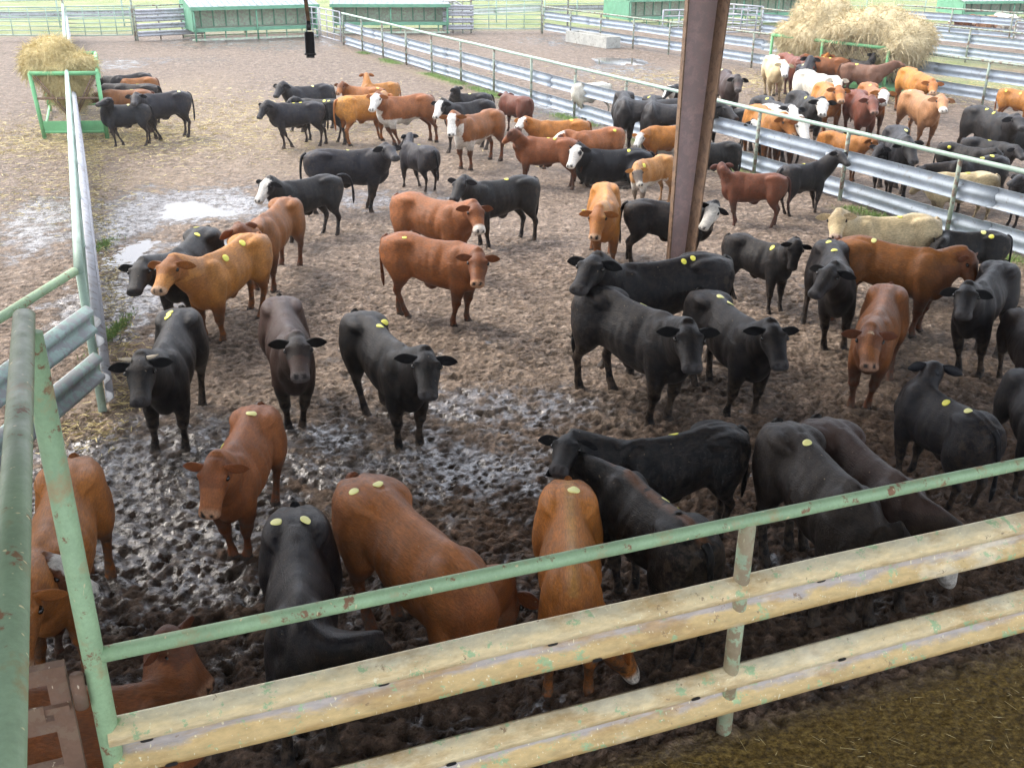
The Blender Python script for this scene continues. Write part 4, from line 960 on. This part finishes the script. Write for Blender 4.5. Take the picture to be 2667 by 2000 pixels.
    # ---- extras joined in the same mesh: ears, tail, eyes, horns
    ex = MB(); excol = []; exmat = []
    def addp(fn, col, mi=0):
        n0, f0 = len(ex.V), len(ex.F); fn(); excol.extend([tuple(col)] * (len(ex.V) - n0)); exmat.extend([mi] * (len(ex.F) - f0))
    earc = ext if 'wf' not in ex_w and 'gf' not in ex_w else body
    droop = rg.uniform(.10, .45)
    for sg in (1, -1):
        e0 = Pl + d * (.06 * HL) + up * (-.10 * HL) + side * (.17 * HL * sg)
        ea = (side * sg + Z_ * -droop * .5 - d * .15 - nd * .12 + Vector((0, 0, rg.uniform(-.1, .12)))).normalized()
        ew = (Z_ * 1. + up * .45 + side * sg * .2); ew = (ew - ea * ew.dot(ea)).normalized(); et = ea.cross(ew).normalized()
        prof = [(0, .020, .020), (.12, .030, .018), (.3, .044, .013), (.5, .050, .010), (.7, .043, .008), (.88, .026, .006), (1.0, .006, .004)]
        LE = rg.uniform(.175, .205)
        def ear():
            rows_ = []
            for t_, w_, th_ in crom(prof, 2):
                n_ = 12; cc = e0 + ea * (LE * t_) - Z_ * (.02 * t_ * t_)
                rr_ = []
                for k_ in range(n_):
                    a_ = 2 * math.pi * k_ / n_; cup = .35 * w_ * (math.cos(a_) ** 2) * (1 - .6 * t_)
                    rr_.append(cc + ew * (w_ * math.cos(a_)) + et * (th_ * math.sin(a_)) + d * cup)
                rows_.append(rr_)
            loft(ex, rows_)
        addp(ear, earc * (1 if coat not in ('black', 'gblack') else 1.25))
        pe = Pl + d * (.265 * HL) + up * (-.125 * HL) + side * (.262 * HL * sg)
        addp(lambda: loft(ex, [ring(pe + side * sg * .004 + d * (.024 * -math.cos(q)), side, up, max(.002, .018 * math.sin(q)), max(.002, .019 * math.sin(q)), 8) for q in [math.pi * (i + .5) / 6 for i in range(6)]]), (.01, .008, .007), 1)
        if 'ho' in ex_w:
            h0 = Pl + d * (-.0 * HL) + up * (-.02 * HL) + side * (.15 * HL * sg)
            addp(lambda: ex.tube([h0, h0 + side * sg * .05 + up * .01, h0 + side * sg * .09 + up * .035 + d * .01], [.018, .014, .005], 8), (.5, .42, .3), 2)
    tx = -.685
    if tail == 'arch': tp = [(-.64, 0, 1.02 + dz), (-.76, 0, 1.03 + dz), (-.88, .0, .96 + dz), (-.93, 0, .80 + dz), (-.94, 0, .62), (-.93, 0, .5)]
    elif tail == 'back': tp = [(-.64, 0, 1.02 + dz), (-.73, 0, .98), (-.80, .02, .82), (-.84, .03, .62), (-.83, .03, .48), (-.80, .03, .38)]
    else:
        w_ = rg.uniform(-.05, .05); tp = [(-.63, 0, 1.02 + dz), (-.70, 0, .97 + dz), (-.735, w_ * .3, .82 + dz), (-.745, w_ * .7, .64 + dz * .7), (-.735, w_, .47 + dz * .5), (-.725, w_, .36 + dz * .3)]
    tr = [.032, .027, .021, .018, .024, .008]
    tcol = ext if 'sw' not in ex_w else ext
    rowsT = crom([(*a_, b2) for a_, b2 in zip(tp, tr)], 3)
    addp(lambda: ex.tube([r_[:3] for r_ in rowsT[:12]], [r_[3] for r_ in rowsT[:12]], 10), tcol)
    addp(lambda: ex.tube([r_[:3] for r_ in rowsT[11:]], [r_[3] for r_ in rowsT[11:]], 8), white if ('sw' in ex_w) else (ext * .8))
    EV = np.array(ex.V).reshape(-1, 3)
    V = np.vstack([BV, EV]); F = BF + [tuple(i + nb for i in f) for f in ex.F]
    me = bpy.data.meshes.new(name); me.from_pydata(V.tolist(), [], F)
    me.polygons.foreach_set('use_smooth', [True] * len(F)); me.materials.append(M['coat']); me.materials.append(M['eye']); me.materials.append(M['horn'])
    mi = np.zeros(len(F), np.int32); mi[npoly:] = exmat; me.polygons.foreach_set('material_index', mi)
    # soften marking edges a little
    ca = me.color_attributes.new('Col', 'FLOAT_COLOR', 'POINT'); call = np.ones((len(V), 4), np.float32); call[:nb, :3] = Cc; call[nb:, :3] = np.array(excol)
    ca.data.foreach_set('color', call.ravel())
    da = me.attributes.new('dirt', 'FLOAT', 'POINT'); dd = np.zeros(len(V), np.float32); dd[:nb] = np.clip(dirt, 0, 1); da.data.foreach_set('value', dd)
    me.update()
    o = bpy.data.objects.new(name, me); COL.objects.link(o)
    zoff = gz(org.x, org.y) - .045 if near_ < 22 else -.01
    o.matrix_world = Matrix.Translation((0, 0, zoff)) @ MW
    tag(o, label, cat, group)
    # ---- back tags glued to the hide
    bv = BVHTree.FromPolygons([tuple(v) for v in BV], BF)
    tr_ = rg.uniform(.037, .048) / s; sqz = rg.uniform(.72, 1)
    for j, q in enumerate(tags):
        pale = len(q) > 2 and q[2] == 'p'; q = q[:2]
        rr_ = lray(fr, q); loc, nrm, _, _ = bv.ray_cast(co_, rr_)
        if loc is None:
            tt = (Vector((0, 0, 1.0)) - co_).dot(rr_); loc, nrm, _, _ = bv.find_nearest(co_ + rr_ * tt)
        # thin vinyl disc pressed on the hide
        a_ = nrm.cross(X_ if abs(nrm.x) < .8 else Y_).normalized(); b2 = nrm.cross(a_); n_ = 20; TV = []
        for r0, lift in ((0, .004), (.6, .004), (1, .004), (1, .000)):
            for k_ in range(n_ if r0 else 1):
                a3 = 2 * math.pi * k_ / n_; pp = loc + (a_ * math.cos(a3) + b2 * (math.sin(a3) * sqz)) * tr_ * r0
                l2, n2, _, _ = bv.find_nearest(pp); TV.append((l2 if (l2 - pp).length < .05 else pp) + (n2 or nrm) * (lift + .004 * j))
        TF = [(0, 1 + k_, 1 + (k_ + 1) % n_) for k_ in range(n_)]
        for r0 in range(2):
            for k_ in range(n_): a4 = 1 + r0 * n_; TF.append((a4 + k_, a4 + n_ + k_, a4 + n_ + (k_ + 1) % n_, a4 + (k_ + 1) % n_))
        tm = bpy.data.meshes.new('back_tag'); tm.from_pydata([tuple(v) for v in TV], [], TF); tm.materials.append(M['paletag' if pale else 'tag']); tm.polygons.foreach_set('use_smooth', [True] * len(TF))
        to_ = bpy.data.objects.new('back_tag', tm); COL.objects.link(to_); to_.parent = o
    if eartag:
        sg = eartag; p = Pl + side * (.17 * HL + .13) * sg + up * -.09 - d * .01; tm = MB().box(p, (.05, .07, .006), Matrix((side, up, d)).transposed())
        to_ = mesh_obj('ear_tag', tm.V, tm.F, M['tag']); to_.parent = o
    o['_fit'] = round(err, 2); print('COW %-60s s=%.2f fit=%.2f D=%.1f' % (label[:60], s, err, near_))
    del o['_fit']
    return o
HERD = [
# ---- at the small feeder
('black calf with raised head beside the front post of the small feeder', 'A', (915,672), (725,665), (690,622), (600,655), dict(coat='gblack', sign='nn', hooves=((740,990),(797,978)), hind=((940,1010),), tags=((820,668,'p'),(888,660,'p')))),
('black calf with grizzled back behind the calf at the small feeder', 'A', (1185,590), (930,598), (865,600), (850,650), dict(coat='gblack', hooves=((1015,880),(975,868)), hind=((1185,870),), tags=((1145,585,'p'),))),
('dark red calf with its head deep under the hay, nearest at the small feeder', 'A', (955,585), (700,570), (600,600), (520,640), dict(coat='chestnut', sign='ff', tags=((840,557),))),
('black calf with one yellow tag between two red ones at the feeder', 'A', (995,550), (770,530), (660,545), (600,590), dict(coat='black', sign='ff', tags=((880,523),))),
('red calf second from the far end of the row at the feeder', 'A', (980,500), (800,500), (700,515), (640,560), dict(coat='red', sign='ff')),
('black calf at the far end of the row at the small feeder', 'A', (940,472), (750,480), (660,495), (610,530), dict(coat='black', sign='ff')),
# ---- group at the back of the main pen
('black calf facing left, farthest of the three black ones at the back left', 'A', (2105,545), (1890,552), (1795,528), (1750,610), dict(coat='gblack', sign='nn', tags=((2000,543,'p'),))),
('black steer facing left with two yellow tags in front of another black one', 'A', (2050,660), (1790,655), (1690,655), (1636,755), dict(coat='gblack', sign='nn', hooves=((1817,950),(1873,940)), hind=((2040,925),(2085,915)), tags=((1878,646),(1920,638)))),
('black calf half hidden behind the two-tag steer facing left', 'A', (2185,650), (1950,625), (1865,622), None, dict(coat='gblack', sign='nn', hind=((2205,925),(2150,915)), tags=((2075,645),(2105,645)))),
('red calf showing only head and back behind the orange tan walking one', 'B', (480,570), (290,548), (215,528), (185,595), dict(coat='red', sign='nn', tags=((452,563),))),
('orange calf with raised head and wide ears, at the very back of the group', 'B', (530,535), (440,530), (388,465), (370,495), dict(coat='orange', sign='ff')),
('orange tan calf walking behind the white-faced red one', 'B', (205,635), (440,592), (500,590), (560,640), dict(coat='orange', sign='ff', hooves=((380,872),(402,868)), hind=((270,870),))),
('red calf with white face and white belly, facing left in the middle group', 'B', (775,610), (520,615), (440,598), (400,700), dict(coat='red', sign='nn', marks='wf wff wb wc', hooves=((540,890),(520,880)), hind=((755,880),(745,870)), tail='down')),
('black calf with white face beside the red white-faced pair', 'B', (1165,645), (950,655), (850,642), (808,748), dict(coat='black', sign='nn', marks='wf')),
('black calf looking left over the back of the white-faced black one', 'B', (1130,605), (1000,592), (955,552), (912,600), dict(coat='gblack', sign='nf', tags=((1040,582,'p'),))),
('dark red calf seen from behind by the long fence', 'B', (1395,630), (1300,600), (1270,592), (1245,620), dict(coat='darkred', sign='ff')),
('red calf with white face looking at us, standing before the long fence', 'B', (1215,705), (1010,735), (925,728), (918,868), dict(coat='red', sign='nn', marks='wf wc wb', hooves=((930,1020),(968,1040)), hind=((1165,1005),(1240,1000)))),
('pale red calf with white on its cheek behind the red bull', 'B', (1780,775), (1520,768), (1385,750), (1335,800), dict(coat='orange', sign='nn', marks='wf', tags=((1693,750),))),
('red calf with white poll turned away beside the long fence', 'B', (1990,820), (1760,835), (1640,838), (1600,860), dict(coat='red', sign='mm', s=.97, marks='wf', tags=((1985,812),))),
('brownish red bull calf looking left, two tags on its withers', 'B', (1715,885), (1420,855), (1315,808), (1235,880), dict(coat='chestnut', sign='nf', hind=((1665,1222),(1700,1225)), tags=((1545,865),(1585,872)))),
('orange calf with white face and big ears beside the column', 'M', (1680,800), (1440,775), (1190,870), (1110,1005), dict(coat='orange', sign='nn', marks='wf wff')),
('black steer with white face lying with its legs folded', 'M', (1270,1050), (640,1010), (450,975), (350,1210), dict(coat='black', sign='nn', marks='wf wff pe', lie=True, s=1.2, tags=((1055,1035),))),
('tan calf with grey face and pale muzzle beside the column', 'M', (1520,1100), (1210,1130), (1150,1225), (1200,1440), dict(coat='jersey', sign='nn', marks='gf wb', tags=((1230,1210),))),
('black horned calf standing behind the column', 'L', (520,1105), (130,1100), None, None, dict(coat='black', marks='ho', tail='down', hind=((340,1560),(540,1560)), voxel=.028)),
('orange calf facing us with a yellow tag in its ear', 'E', (1840,388), (1845,520), (1798,565), (1768,745), dict(coat='orange', sign='nn', marks='bs', hooves=((1805,850),(1885,865)), eartag=-1)),
('black calf seen from behind with its head turned left', 'E', (735,185), (665,150), (625,92), (568,160), dict(coat='gblack', sign='ff', hooves=((590,440),(715,440)), hind=((725,452),(762,455)), tags=((697,152),))),
('long black steer facing right with its muzzle raised', 'V', (668,325), (800,315), (836,307), (858,328), dict(coat='gblack', sign='nn', hooves=((787,442),), tags=((751,317,'p'),))),
('black calf with white face and its tail lifted', 'V', (722,372), (612,382), (575,378), (548,425), dict(coat='gblack', sign='nn', marks='wf', hind=((697,512),(730,512)), tail='arch')),
('black steer with a white face behind the foot of the column', 'F', (462,280), (860,285), (975,292), (888,440), dict(coat='black', sign='nn', marks='wf wff', hind=((425,640),(480,655)))),
('dark red bull calf seen from the side, its tail to the right', 'F', (1395,120), (1130,88), (1055,78), (1035,115), dict(coat='darkred', sign='mf', hooves=((1100,450),(1115,445)), hind=((1310,490),(1345,480)), marks='')),
('black calf stretching its neck over the long guard rail', 'L', (1130,1370), (1400,1300), (1720,1175), (1850,1310), dict(coat='gblack', sign='nn', hooves=((1790,1900),(1620,2000)), hind=((1130,1930),), tags=((1300,1312),))),
('cream coloured cow looking at us beside the guard rail', 'G', (1020,385), (600,375), (432,348), (420,500), dict(coat='cream', sign='nn', tags=((824,350),))),
('black steer with yellow tags behind the big brown cow', 'G', (1440,480), (1140,450), (1060,520), None, dict(coat='gblack', sign='nn', tags=((1385,490),(1340,448,'p')))),
('biggest brown cow, facing right with rusty red back', 'G', (480,505), (1010,565), (1215,612), (1310,740), dict(coat='chestnut', sign='mm', hooves=((890,1110),(925,1080)), tags=((658,517,'p'),), smax=1.30, marks='')),
('black horned steer looking left and down behind the small red calf', 'G', (385,515), (460,660), (400,668), (268,835), dict(coat='black', sign='nn', hooves=((345,1190),(465,1190)), hind=((205,1050),(318,1075)), tags=((380,523),(413,577)))),
('black calf with long ears facing us at the right edge', 'G', (1465,650), (1310,775), (1240,792), (1215,960), dict(coat='black', sign='nn', hooves=((1215,1290),(1340,1330)), hind=((1290,1210),(1400,1265)))),
('red calf with a pale star on its forehead facing us', 'G', (765,775), (680,960), (640,1045), (640,1280), dict(coat='chestnut', sign='nn', marks='st bs', hooves=((510,1560),(560,1530)), hind=((745,1410),(700,1180)))),
('black calf looking straight at us with a tag on its shoulder', 'F', (1085,480), (1370,535), (1490,528), (1450,730), dict(coat='black', sign='nn', hooves=((1300,1005),(1400,1025)), hind=((1130,905),(1060,830)), tags=((1333,560),))),
('long black steer facing left with two bright tags on its back', 'F', (1005,615), (420,655), (232,608), (108,795), dict(coat='black', sign='nn', tags=((787,643),(843,625)), smax=1.25, marks='')),
('black calf with drooping head left of its twin in the middle', 'F', (210,810), (690,960), (820,1035), (855,1290), dict(coat='black', sign='nn', hooves=((590,1600),(570,1570)), hind=((190,1410),(400,1435)), tags=((558,885,'p'),(640,932,'p')), smax=1.22)),
('black calf with pale flecks on its back right of its twin', 'F', (905,815), (1220,990), (1345,1020), (1410,1275), dict(coat='black', sign='nn', hooves=((1020,1590),(1215,1600)), hind=((870,1440),(945,1390)), tags=((1015,847,'p'),(1077,892,'p')))),
('red steer standing alone in the middle, looking at us', 'E', (515,722), (945,760), (1058,832), (1050,1020), dict(coat='red', sign='nn', hooves=((915,1265),(1005,1245)), hind=((555,1220),(660,1245)), tags=((600,737),), smax=1.2, marks='')),
('red calf just behind the lone red steer', 'E', (575,465), (900,505), (1040,522), (1080,690), dict(coat='red', sign='nn', marks='pm')),
('black calf facing left behind the two red ones', 'E', (1385,360), (1070,382), (950,360), (885,490), dict(coat='gblack', sign='nn', hooves=((1100,810),(1145,830)), hind=((1350,775),(1415,775)), tags=((1230,348),))),
('black calf with wide ears facing right, two tags on its loin', 'E', (305,1185), (600,1395), (735,1432), (750,1690), dict(coat='black', sign='nn', hooves=((592,1975),(672,1985)), hind=((385,1855),(470,1760)), tags=((450,1270),(478,1250)))),
('dark brown calf facing us between black and red ones', 'D', (1720,602), (1790,830), (1832,852), (1850,1095), dict(coat='dbrown', sign='nn', marks='', hooves=((1850,1390),(1740,1250)))),
('black steer with small horns facing us on the left', 'D', (1110,705), (985,930), (855,1002), (850,1270), dict(coat='black', sign='nn', marks='ho', hooves=((975,1530),(1150,1570)), hind=((1250,1310),(1080,1290)), tags=((1045,725),(1035,752)))),
('copper red calf with head lowered and one ear pointing right', 'H', (1240,-85), (1095,105), (1020,175), (980,455), dict(coat='red', sign='nn', s=1.0, hooves=((1150,590),(1225,545)), hind=((1320,370),(1210,330)), tags=((1025,88),(1205,-55,'p')), smax=1.12, marks='')),
('golden red calf with two tags, looking left near the left fence', 'D', (1590,240), (1240,388), (1040,398), (945,590), dict(coat='orange', sign='nn', hooves=((1295,880),(1375,885)), hind=((1540,770),(1635,600)), tags=((1495,302),(1390,395)))),
('black calf behind the golden red one, its nose low', 'D', (1310,170), (1020,372), (862,408), (800,580), dict(coat='black', sign='nn', hooves=((1155,700),(1265,800)), tags=((1210,197),(1215,243)))),
('brick red calf with its rump high and head turned away', 'V', (635,412), (548,468), (512,478), (492,502), dict(coat='red', sign='nf', hooves=((618,595),(560,560)), hind=((652,568),(625,530)), marks='')),
# ---- close to the near fence
('black steer bent down right below the near rail', 'H', (1415,400), (1430,830), (1640,1000), (1800,1200), dict(coat='black', sign='mf', tags=((1325,460,'p'),(1465,452,'p')), smax=1.12)),
('bright red steer with its head lowered behind the near rail', 'I', (225,395), (640,690), (860,830), (880,1080), dict(coat='red', sign='ff', tags=((200,447,'p'),(305,420,'p')), hind=((300,1080),), hooves=((430,1150),(560,1130)), smax=1.15, marks='bs')),
('tan red steer facing us head down, pale line along its back', 'I', (1130,395), (1150,730), (1340,960), (1465,1215), dict(coat='orange', sign='ff', tags=((1155,420,'p'),), marks='bs pm', smax=1.05)),
('black calf with rusty streaks, turned away and resting its head', 'J', (200,645), (-90,365), (-343,292), (-408,380), dict(coat='black', sign='ff', tags=((65,467,'p'),(152,495)), s=1.04, marks='bt', hind=((60,1235),(170,1225)), hooves=((-135,900),(-80,880)))),
('broad black steer crossing behind the rusty streaked one', 'J', (355,165), (-60,215), (-363,195), (-415,330), dict(coat='black', tags=((90,182),), s=1.03, hind=((270,640),(330,560)))),
('black steer with one big ear, head down, right of the post', 'J', (565,150), (880,400), (950,570), (930,780), dict(coat='bbrown', sign='mf', hind=((500,780),(590,700)), tags=((665,152,'p'),), smax=1.15)),
('dark brown steer with white muzzle leaning beside the big-eared one', 'J', (735,125), (1080,360), (1240,560), (1330,830), dict(coat='dbrown', sign='mf', marks='wf', smax=1.15)),
('grey black steer walking away with two pale tags', 'O', (400,1230), (95,1000), (99,830), (40,870), dict(coat='gblack', sign='mf', s=.98, tags=((172,1102),(320,1157,'p')), marks='', hind=((410,1690),(320,1720)))),
('black steer with a yellowish lower leg cut by the right edge', 'O', (660,500), (800,640), (900,700), None, dict(coat='bbrown', sign='nn', hind=((570,960),(690,900)), smax=1.1)),
('black steer nearest the right edge, only its side in view', 'O', (690,890), (860,1110), (950,1200), None, dict(coat='gblack', sign='nn', smax=1.15)),
('orange red calf at the left edge turned towards the corner', 'H', (345,125), (160,560), None, None, dict(coat='orange', sign='nn', hind=((535,720),(470,640)), smax=1.1)),
('brown red calf with a white blaze behind the corner post', 'H', (-260,560), (40,600), (250,600), (520,770), dict(coat='chestnut', sign='nn', marks='wf', hooves=((215,1060),(180,980)), smax=1.1)),
('brown red calf with raised head in the near left corner', 'H', (120,1290), (520,1230), (820,965), (925,1090), dict(coat='chestnut', sign='mm', s=1.0)),
]
RIGHT = [
('white cow eating with its head low beyond the long fence', 'M', (805,300), (500,285), (330,400), (215,480), dict(coat='white', sign='ff', hind=((740,660),(780,655)), hooves=((470,580),(490,570)))),
('black calf facing us head down, left one behind the guard rail', 'M', (1000,385), (1010,470), (1005,560), (985,700), dict(coat='black', sign='nn', tags=())),
('black calf facing us head down, right one behind the guard rail', 'M', (1325,430), (1325,520), (1320,610), (1330,740), dict(coat='black', sign='nn', tags=((1285,452),))),
('black and white calf with a white chest left of the column', 'M', (1800,290), (1600,300), (1500,345), (1425,460), dict(coat='black', sign='nn', marks='wc wk bl')),
('dark brown calf looking right beside the column', 'L', (345,275), (470,325), (545,348), (550,490), dict(coat='dbrown', sign='nn', hooves=((460,645),(480,630)), hind=((325,610),(340,590)), tags=((352,272,'p'),))),
('cream calf with a white face looking down to the right', 'L', (905,95), (1010,170), (1085,190), (1090,330), dict(coat='cream', sign='nn', marks='wf wff wt', hooves=((1010,470),(890,465)), hind=((830,440),(845,430)))),
('dark red calf at the left end of the big hay feeder', 'L', (1060,90), (1240,120), (1320,185), (1350,260), dict(coat='darkred', sign='nf', tags=((1133,82),))),
('small black calf squeezed in behind the cream cow', 'L', (1310,220), (1310,250), (1330,230), None, dict(coat='gblack', sign='ff', tags=((1290,214,'p'),))),
('black calf between two brown ones at the big feeder', 'L', (1400,150), (1385,140), None, None, dict(coat='black', tags=((1452,133),), s=1.0)),
('light brown calf seen from behind at the hay', 'L', (1470,150), (1500,120), None, None, dict(coat='orange', tags=((1535,128,'p'),), s=1.0)),
('brown calf with a round rump at the hay, right of the light one', 'L', (1640,150), (1610,125), None, None, dict(coat='chestnut', tags=((1603,135),), s=1.05)),
('long brown cow with a dark tail stretching its neck into the hay', 'L', (1775,205), (2120,215), (2370,170), (2470,190), dict(coat='brown', sign='ff', tail='back', tags=((1910,195),), smax=1.2)),
('cream cow with its tail towards us in the centre of the right pen', 'L', (1270,280), (1560,325), (1690,365), (1700,450), dict(coat='white', sign='nn')),
('orange calf looking right in front of the cream cow', 'L', (1515,425), (1640,470), (1712,470), (1745,620), dict(coat='orange', sign='nn', hooves=((1545,860),(1670,880)), tags=())),
('black calf with a bright white face looking down at the rail', 'L', (1195,520), (1420,590), (1525,608), (1520,770), dict(coat='black', sign='nn', marks='wf wff wl', hooves=((1345,1000),(1410,1060)), tags=((1320,590),(1378,635)))),
('black calf with a white muzzle behind the long fence', 'L', (785,580), (1050,650), (1170,690), (1212,785), dict(coat='gblack', sign='nn', marks='wf', tags=((875,602),))),
('orange calf behind the top rail of the long fence', 'L', (730,685), (960,745), (1050,800), None, dict(coat='orange', sign='nn')),
('white backed calf sloping down behind the top rail', 'L', (850,665), (1130,765), (1290,840), None, dict(coat='red', sign='nn', marks='wt wf wff')),
('black steer standing just right of the column behind the fence', 'L', (590,745), (330,722), None, None, dict(coat='gblack', tags=((425,714),))),
('black steer with a white blazed face behind the guard rail', 'L', (1280,875), (850,860), (655,850), (625,935), dict(coat='gblack', sign='nn', marks='wf wff', tags=((1203,883),), hooves=((620,1270),(715,1310)))),
('dark red calf looking at us in the right pen', 'K', (90,380), (205,432), (245,442), (272,560), dict(coat='darkred', sign='nn', hooves=((160,735),(175,735)), hind=((40,700),(112,712)))),
('red calf with a white face behind the dark red one', 'K', (190,318), (290,365), (345,378), (340,480), dict(coat='red', sign='nn', marks='wf wff', hooves=((325,715),(310,700)), tags=((222,335),))),
('light tan calf walking right with a pale muzzle', 'K', (560,385), (755,430), (850,432), (868,545), dict(coat='tan', sign='nn', marks='pm', hooves=((612,745),(775,778)), hind=((540,685),(525,660)), tags=((565,383,'p'),))),
('orange calf bending its head beside the back fence', 'K', (500,178), (700,235), (770,300), (770,392), dict(coat='orange', sign='nn', hind=((430,475),(450,460)))),
('orange steer cut by the right edge under the back fence', 'K', (1370,372), (1620,390), None, None, dict(coat='orange', tags=((1395,387),(1520,408)))),
('black steer with two tags at the far right of the right pen', 'K', (1115,522), (1410,580), (1500,600), (1560,680), dict(coat='gblack', sign='nn', tags=((1230,543),(1290,577)), hind=((1095,790),(1125,780)))),
('black calf at the right edge with its tail towards us', 'K', (1460,720), (1550,700), (1620,690), None, dict(coat='gblack', sign='ff', tags=((1455,698),(1500,698)))),
('black steer behind two others by the right edge, one ear low', 'K', (1070,795), (1370,820), (1500,870), (1560,950), dict(coat='gblack', sign='nn', tags=((1260,798),))),
('black steer with one round tag, behind the top rail', 'K', (870,840), (1150,870), None, None, dict(coat='black', tags=((905,870),))),
('black steer with white nose, head low to the left by the rail', 'K', (1370,935), (1020,950), (700,1020), (545,1035), dict(coat='black', sign='fn', marks='pm', tags=((1200,922),(1280,928)), s=.95, hind=((1390,1240),(1370,1220)))),
('cream steer behind the guard rail at the right', 'K', (1290,1085), (860,1062), (650,1120), (560,1230), dict(coat='cream', s=.9, sign='ff', hooves=((700,1420),(830,1440)), hind=((1060,1525),(1190,1545)), tags=((1073,1057),))),
('black calf with a white nose tip facing down beside the post', 'K', (440,690), (530,765), (560,805), (545,970), dict(coat='gblack', sign='nn', tags=((530,727,'p'),))),
('black calf nearest the fence post, legs under the guard rail', 'K', (500,850), (370,865), (310,850), (235,950), dict(coat='gblack', sign='nn', tags=((437,848),), hooves=((250,1285),(350,1315)), hind=((410,1315),(400,1300)))),
('orange calf hidden behind the fence post, rump to the left', 'L', (1555,990), (1880,1020), None, None, dict(coat='orange', tags=((1780,1003),), hooves=((1870,1590),(1860,1560)))),
('black calf poking its head in from the right edge', 'K', (1900,1120), (1650,1090), (1540,1090), (1420,1140), dict(coat='gblack', sign='nn')),
('brown cow lying in front of the top right shed', 'P', (1850,118), (1740,112), (1690,115), None, dict(coat='chestnut', lie=True, marks='bl', s=1.2)),
('cream cow lying beside the brown one at the top right shed', 'P', (1995,125), (1910,122), None, None, dict(coat='tan', lie=True, s=1.2)),
('white cow lying at the top right shed', 'P', (2010,100), (2110,108), (2150,120), None, dict(coat='white', lie=True, s=1.3)),
('black calf with its head in the hay behind the big feeder', 'P', (930,455), (990,450), (1020,425), (1040,450), dict(coat='black', sign='ff', s=1.0)),
]
import os
for h in (HERD if not os.environ.get('NOC') else []):
    kw = dict(h[6]); cow(h[0], h[1], h[2], h[3], h[4], h[5], **kw)
for h in (RIGHT if not os.environ.get('NOC') else []):
    kw = dict(h[6]); kw['group'] = RP; kw.setdefault('smax', 1.2); cow(h[0], h[1], h[2], h[3], h[4], h[5], **kw)

# ------------------------------------------------------------------ damp air
if HAZE > 0:
    hb = MB().box((5, 46, 4.6), (300, 330, 12.4)); ho = hb.build('haze', None); tag(ho, kind='stuff', label='thin pale damp haze over the yard')
    hm = bpy.data.materials.new('haze'); hm.use_nodes = True; t = hm.node_tree
    for n_ in list(t.nodes):
        if n_.type == 'BSDF_PRINCIPLED': t.nodes.remove(n_)
    pvn = t.nodes.new('ShaderNodeVolumePrincipled'); pvn.inputs['Density'].default_value = HAZE; pvn.inputs['Color'].default_value = (.93, .94, .95, 1); pvn.inputs['Anisotropy'].default_value = .2
    t.links.new(pvn.outputs[0], [n_ for n_ in t.nodes if n_.type == 'OUTPUT_MATERIAL'][0].inputs['Volume']); ho.data.materials.append(hm)
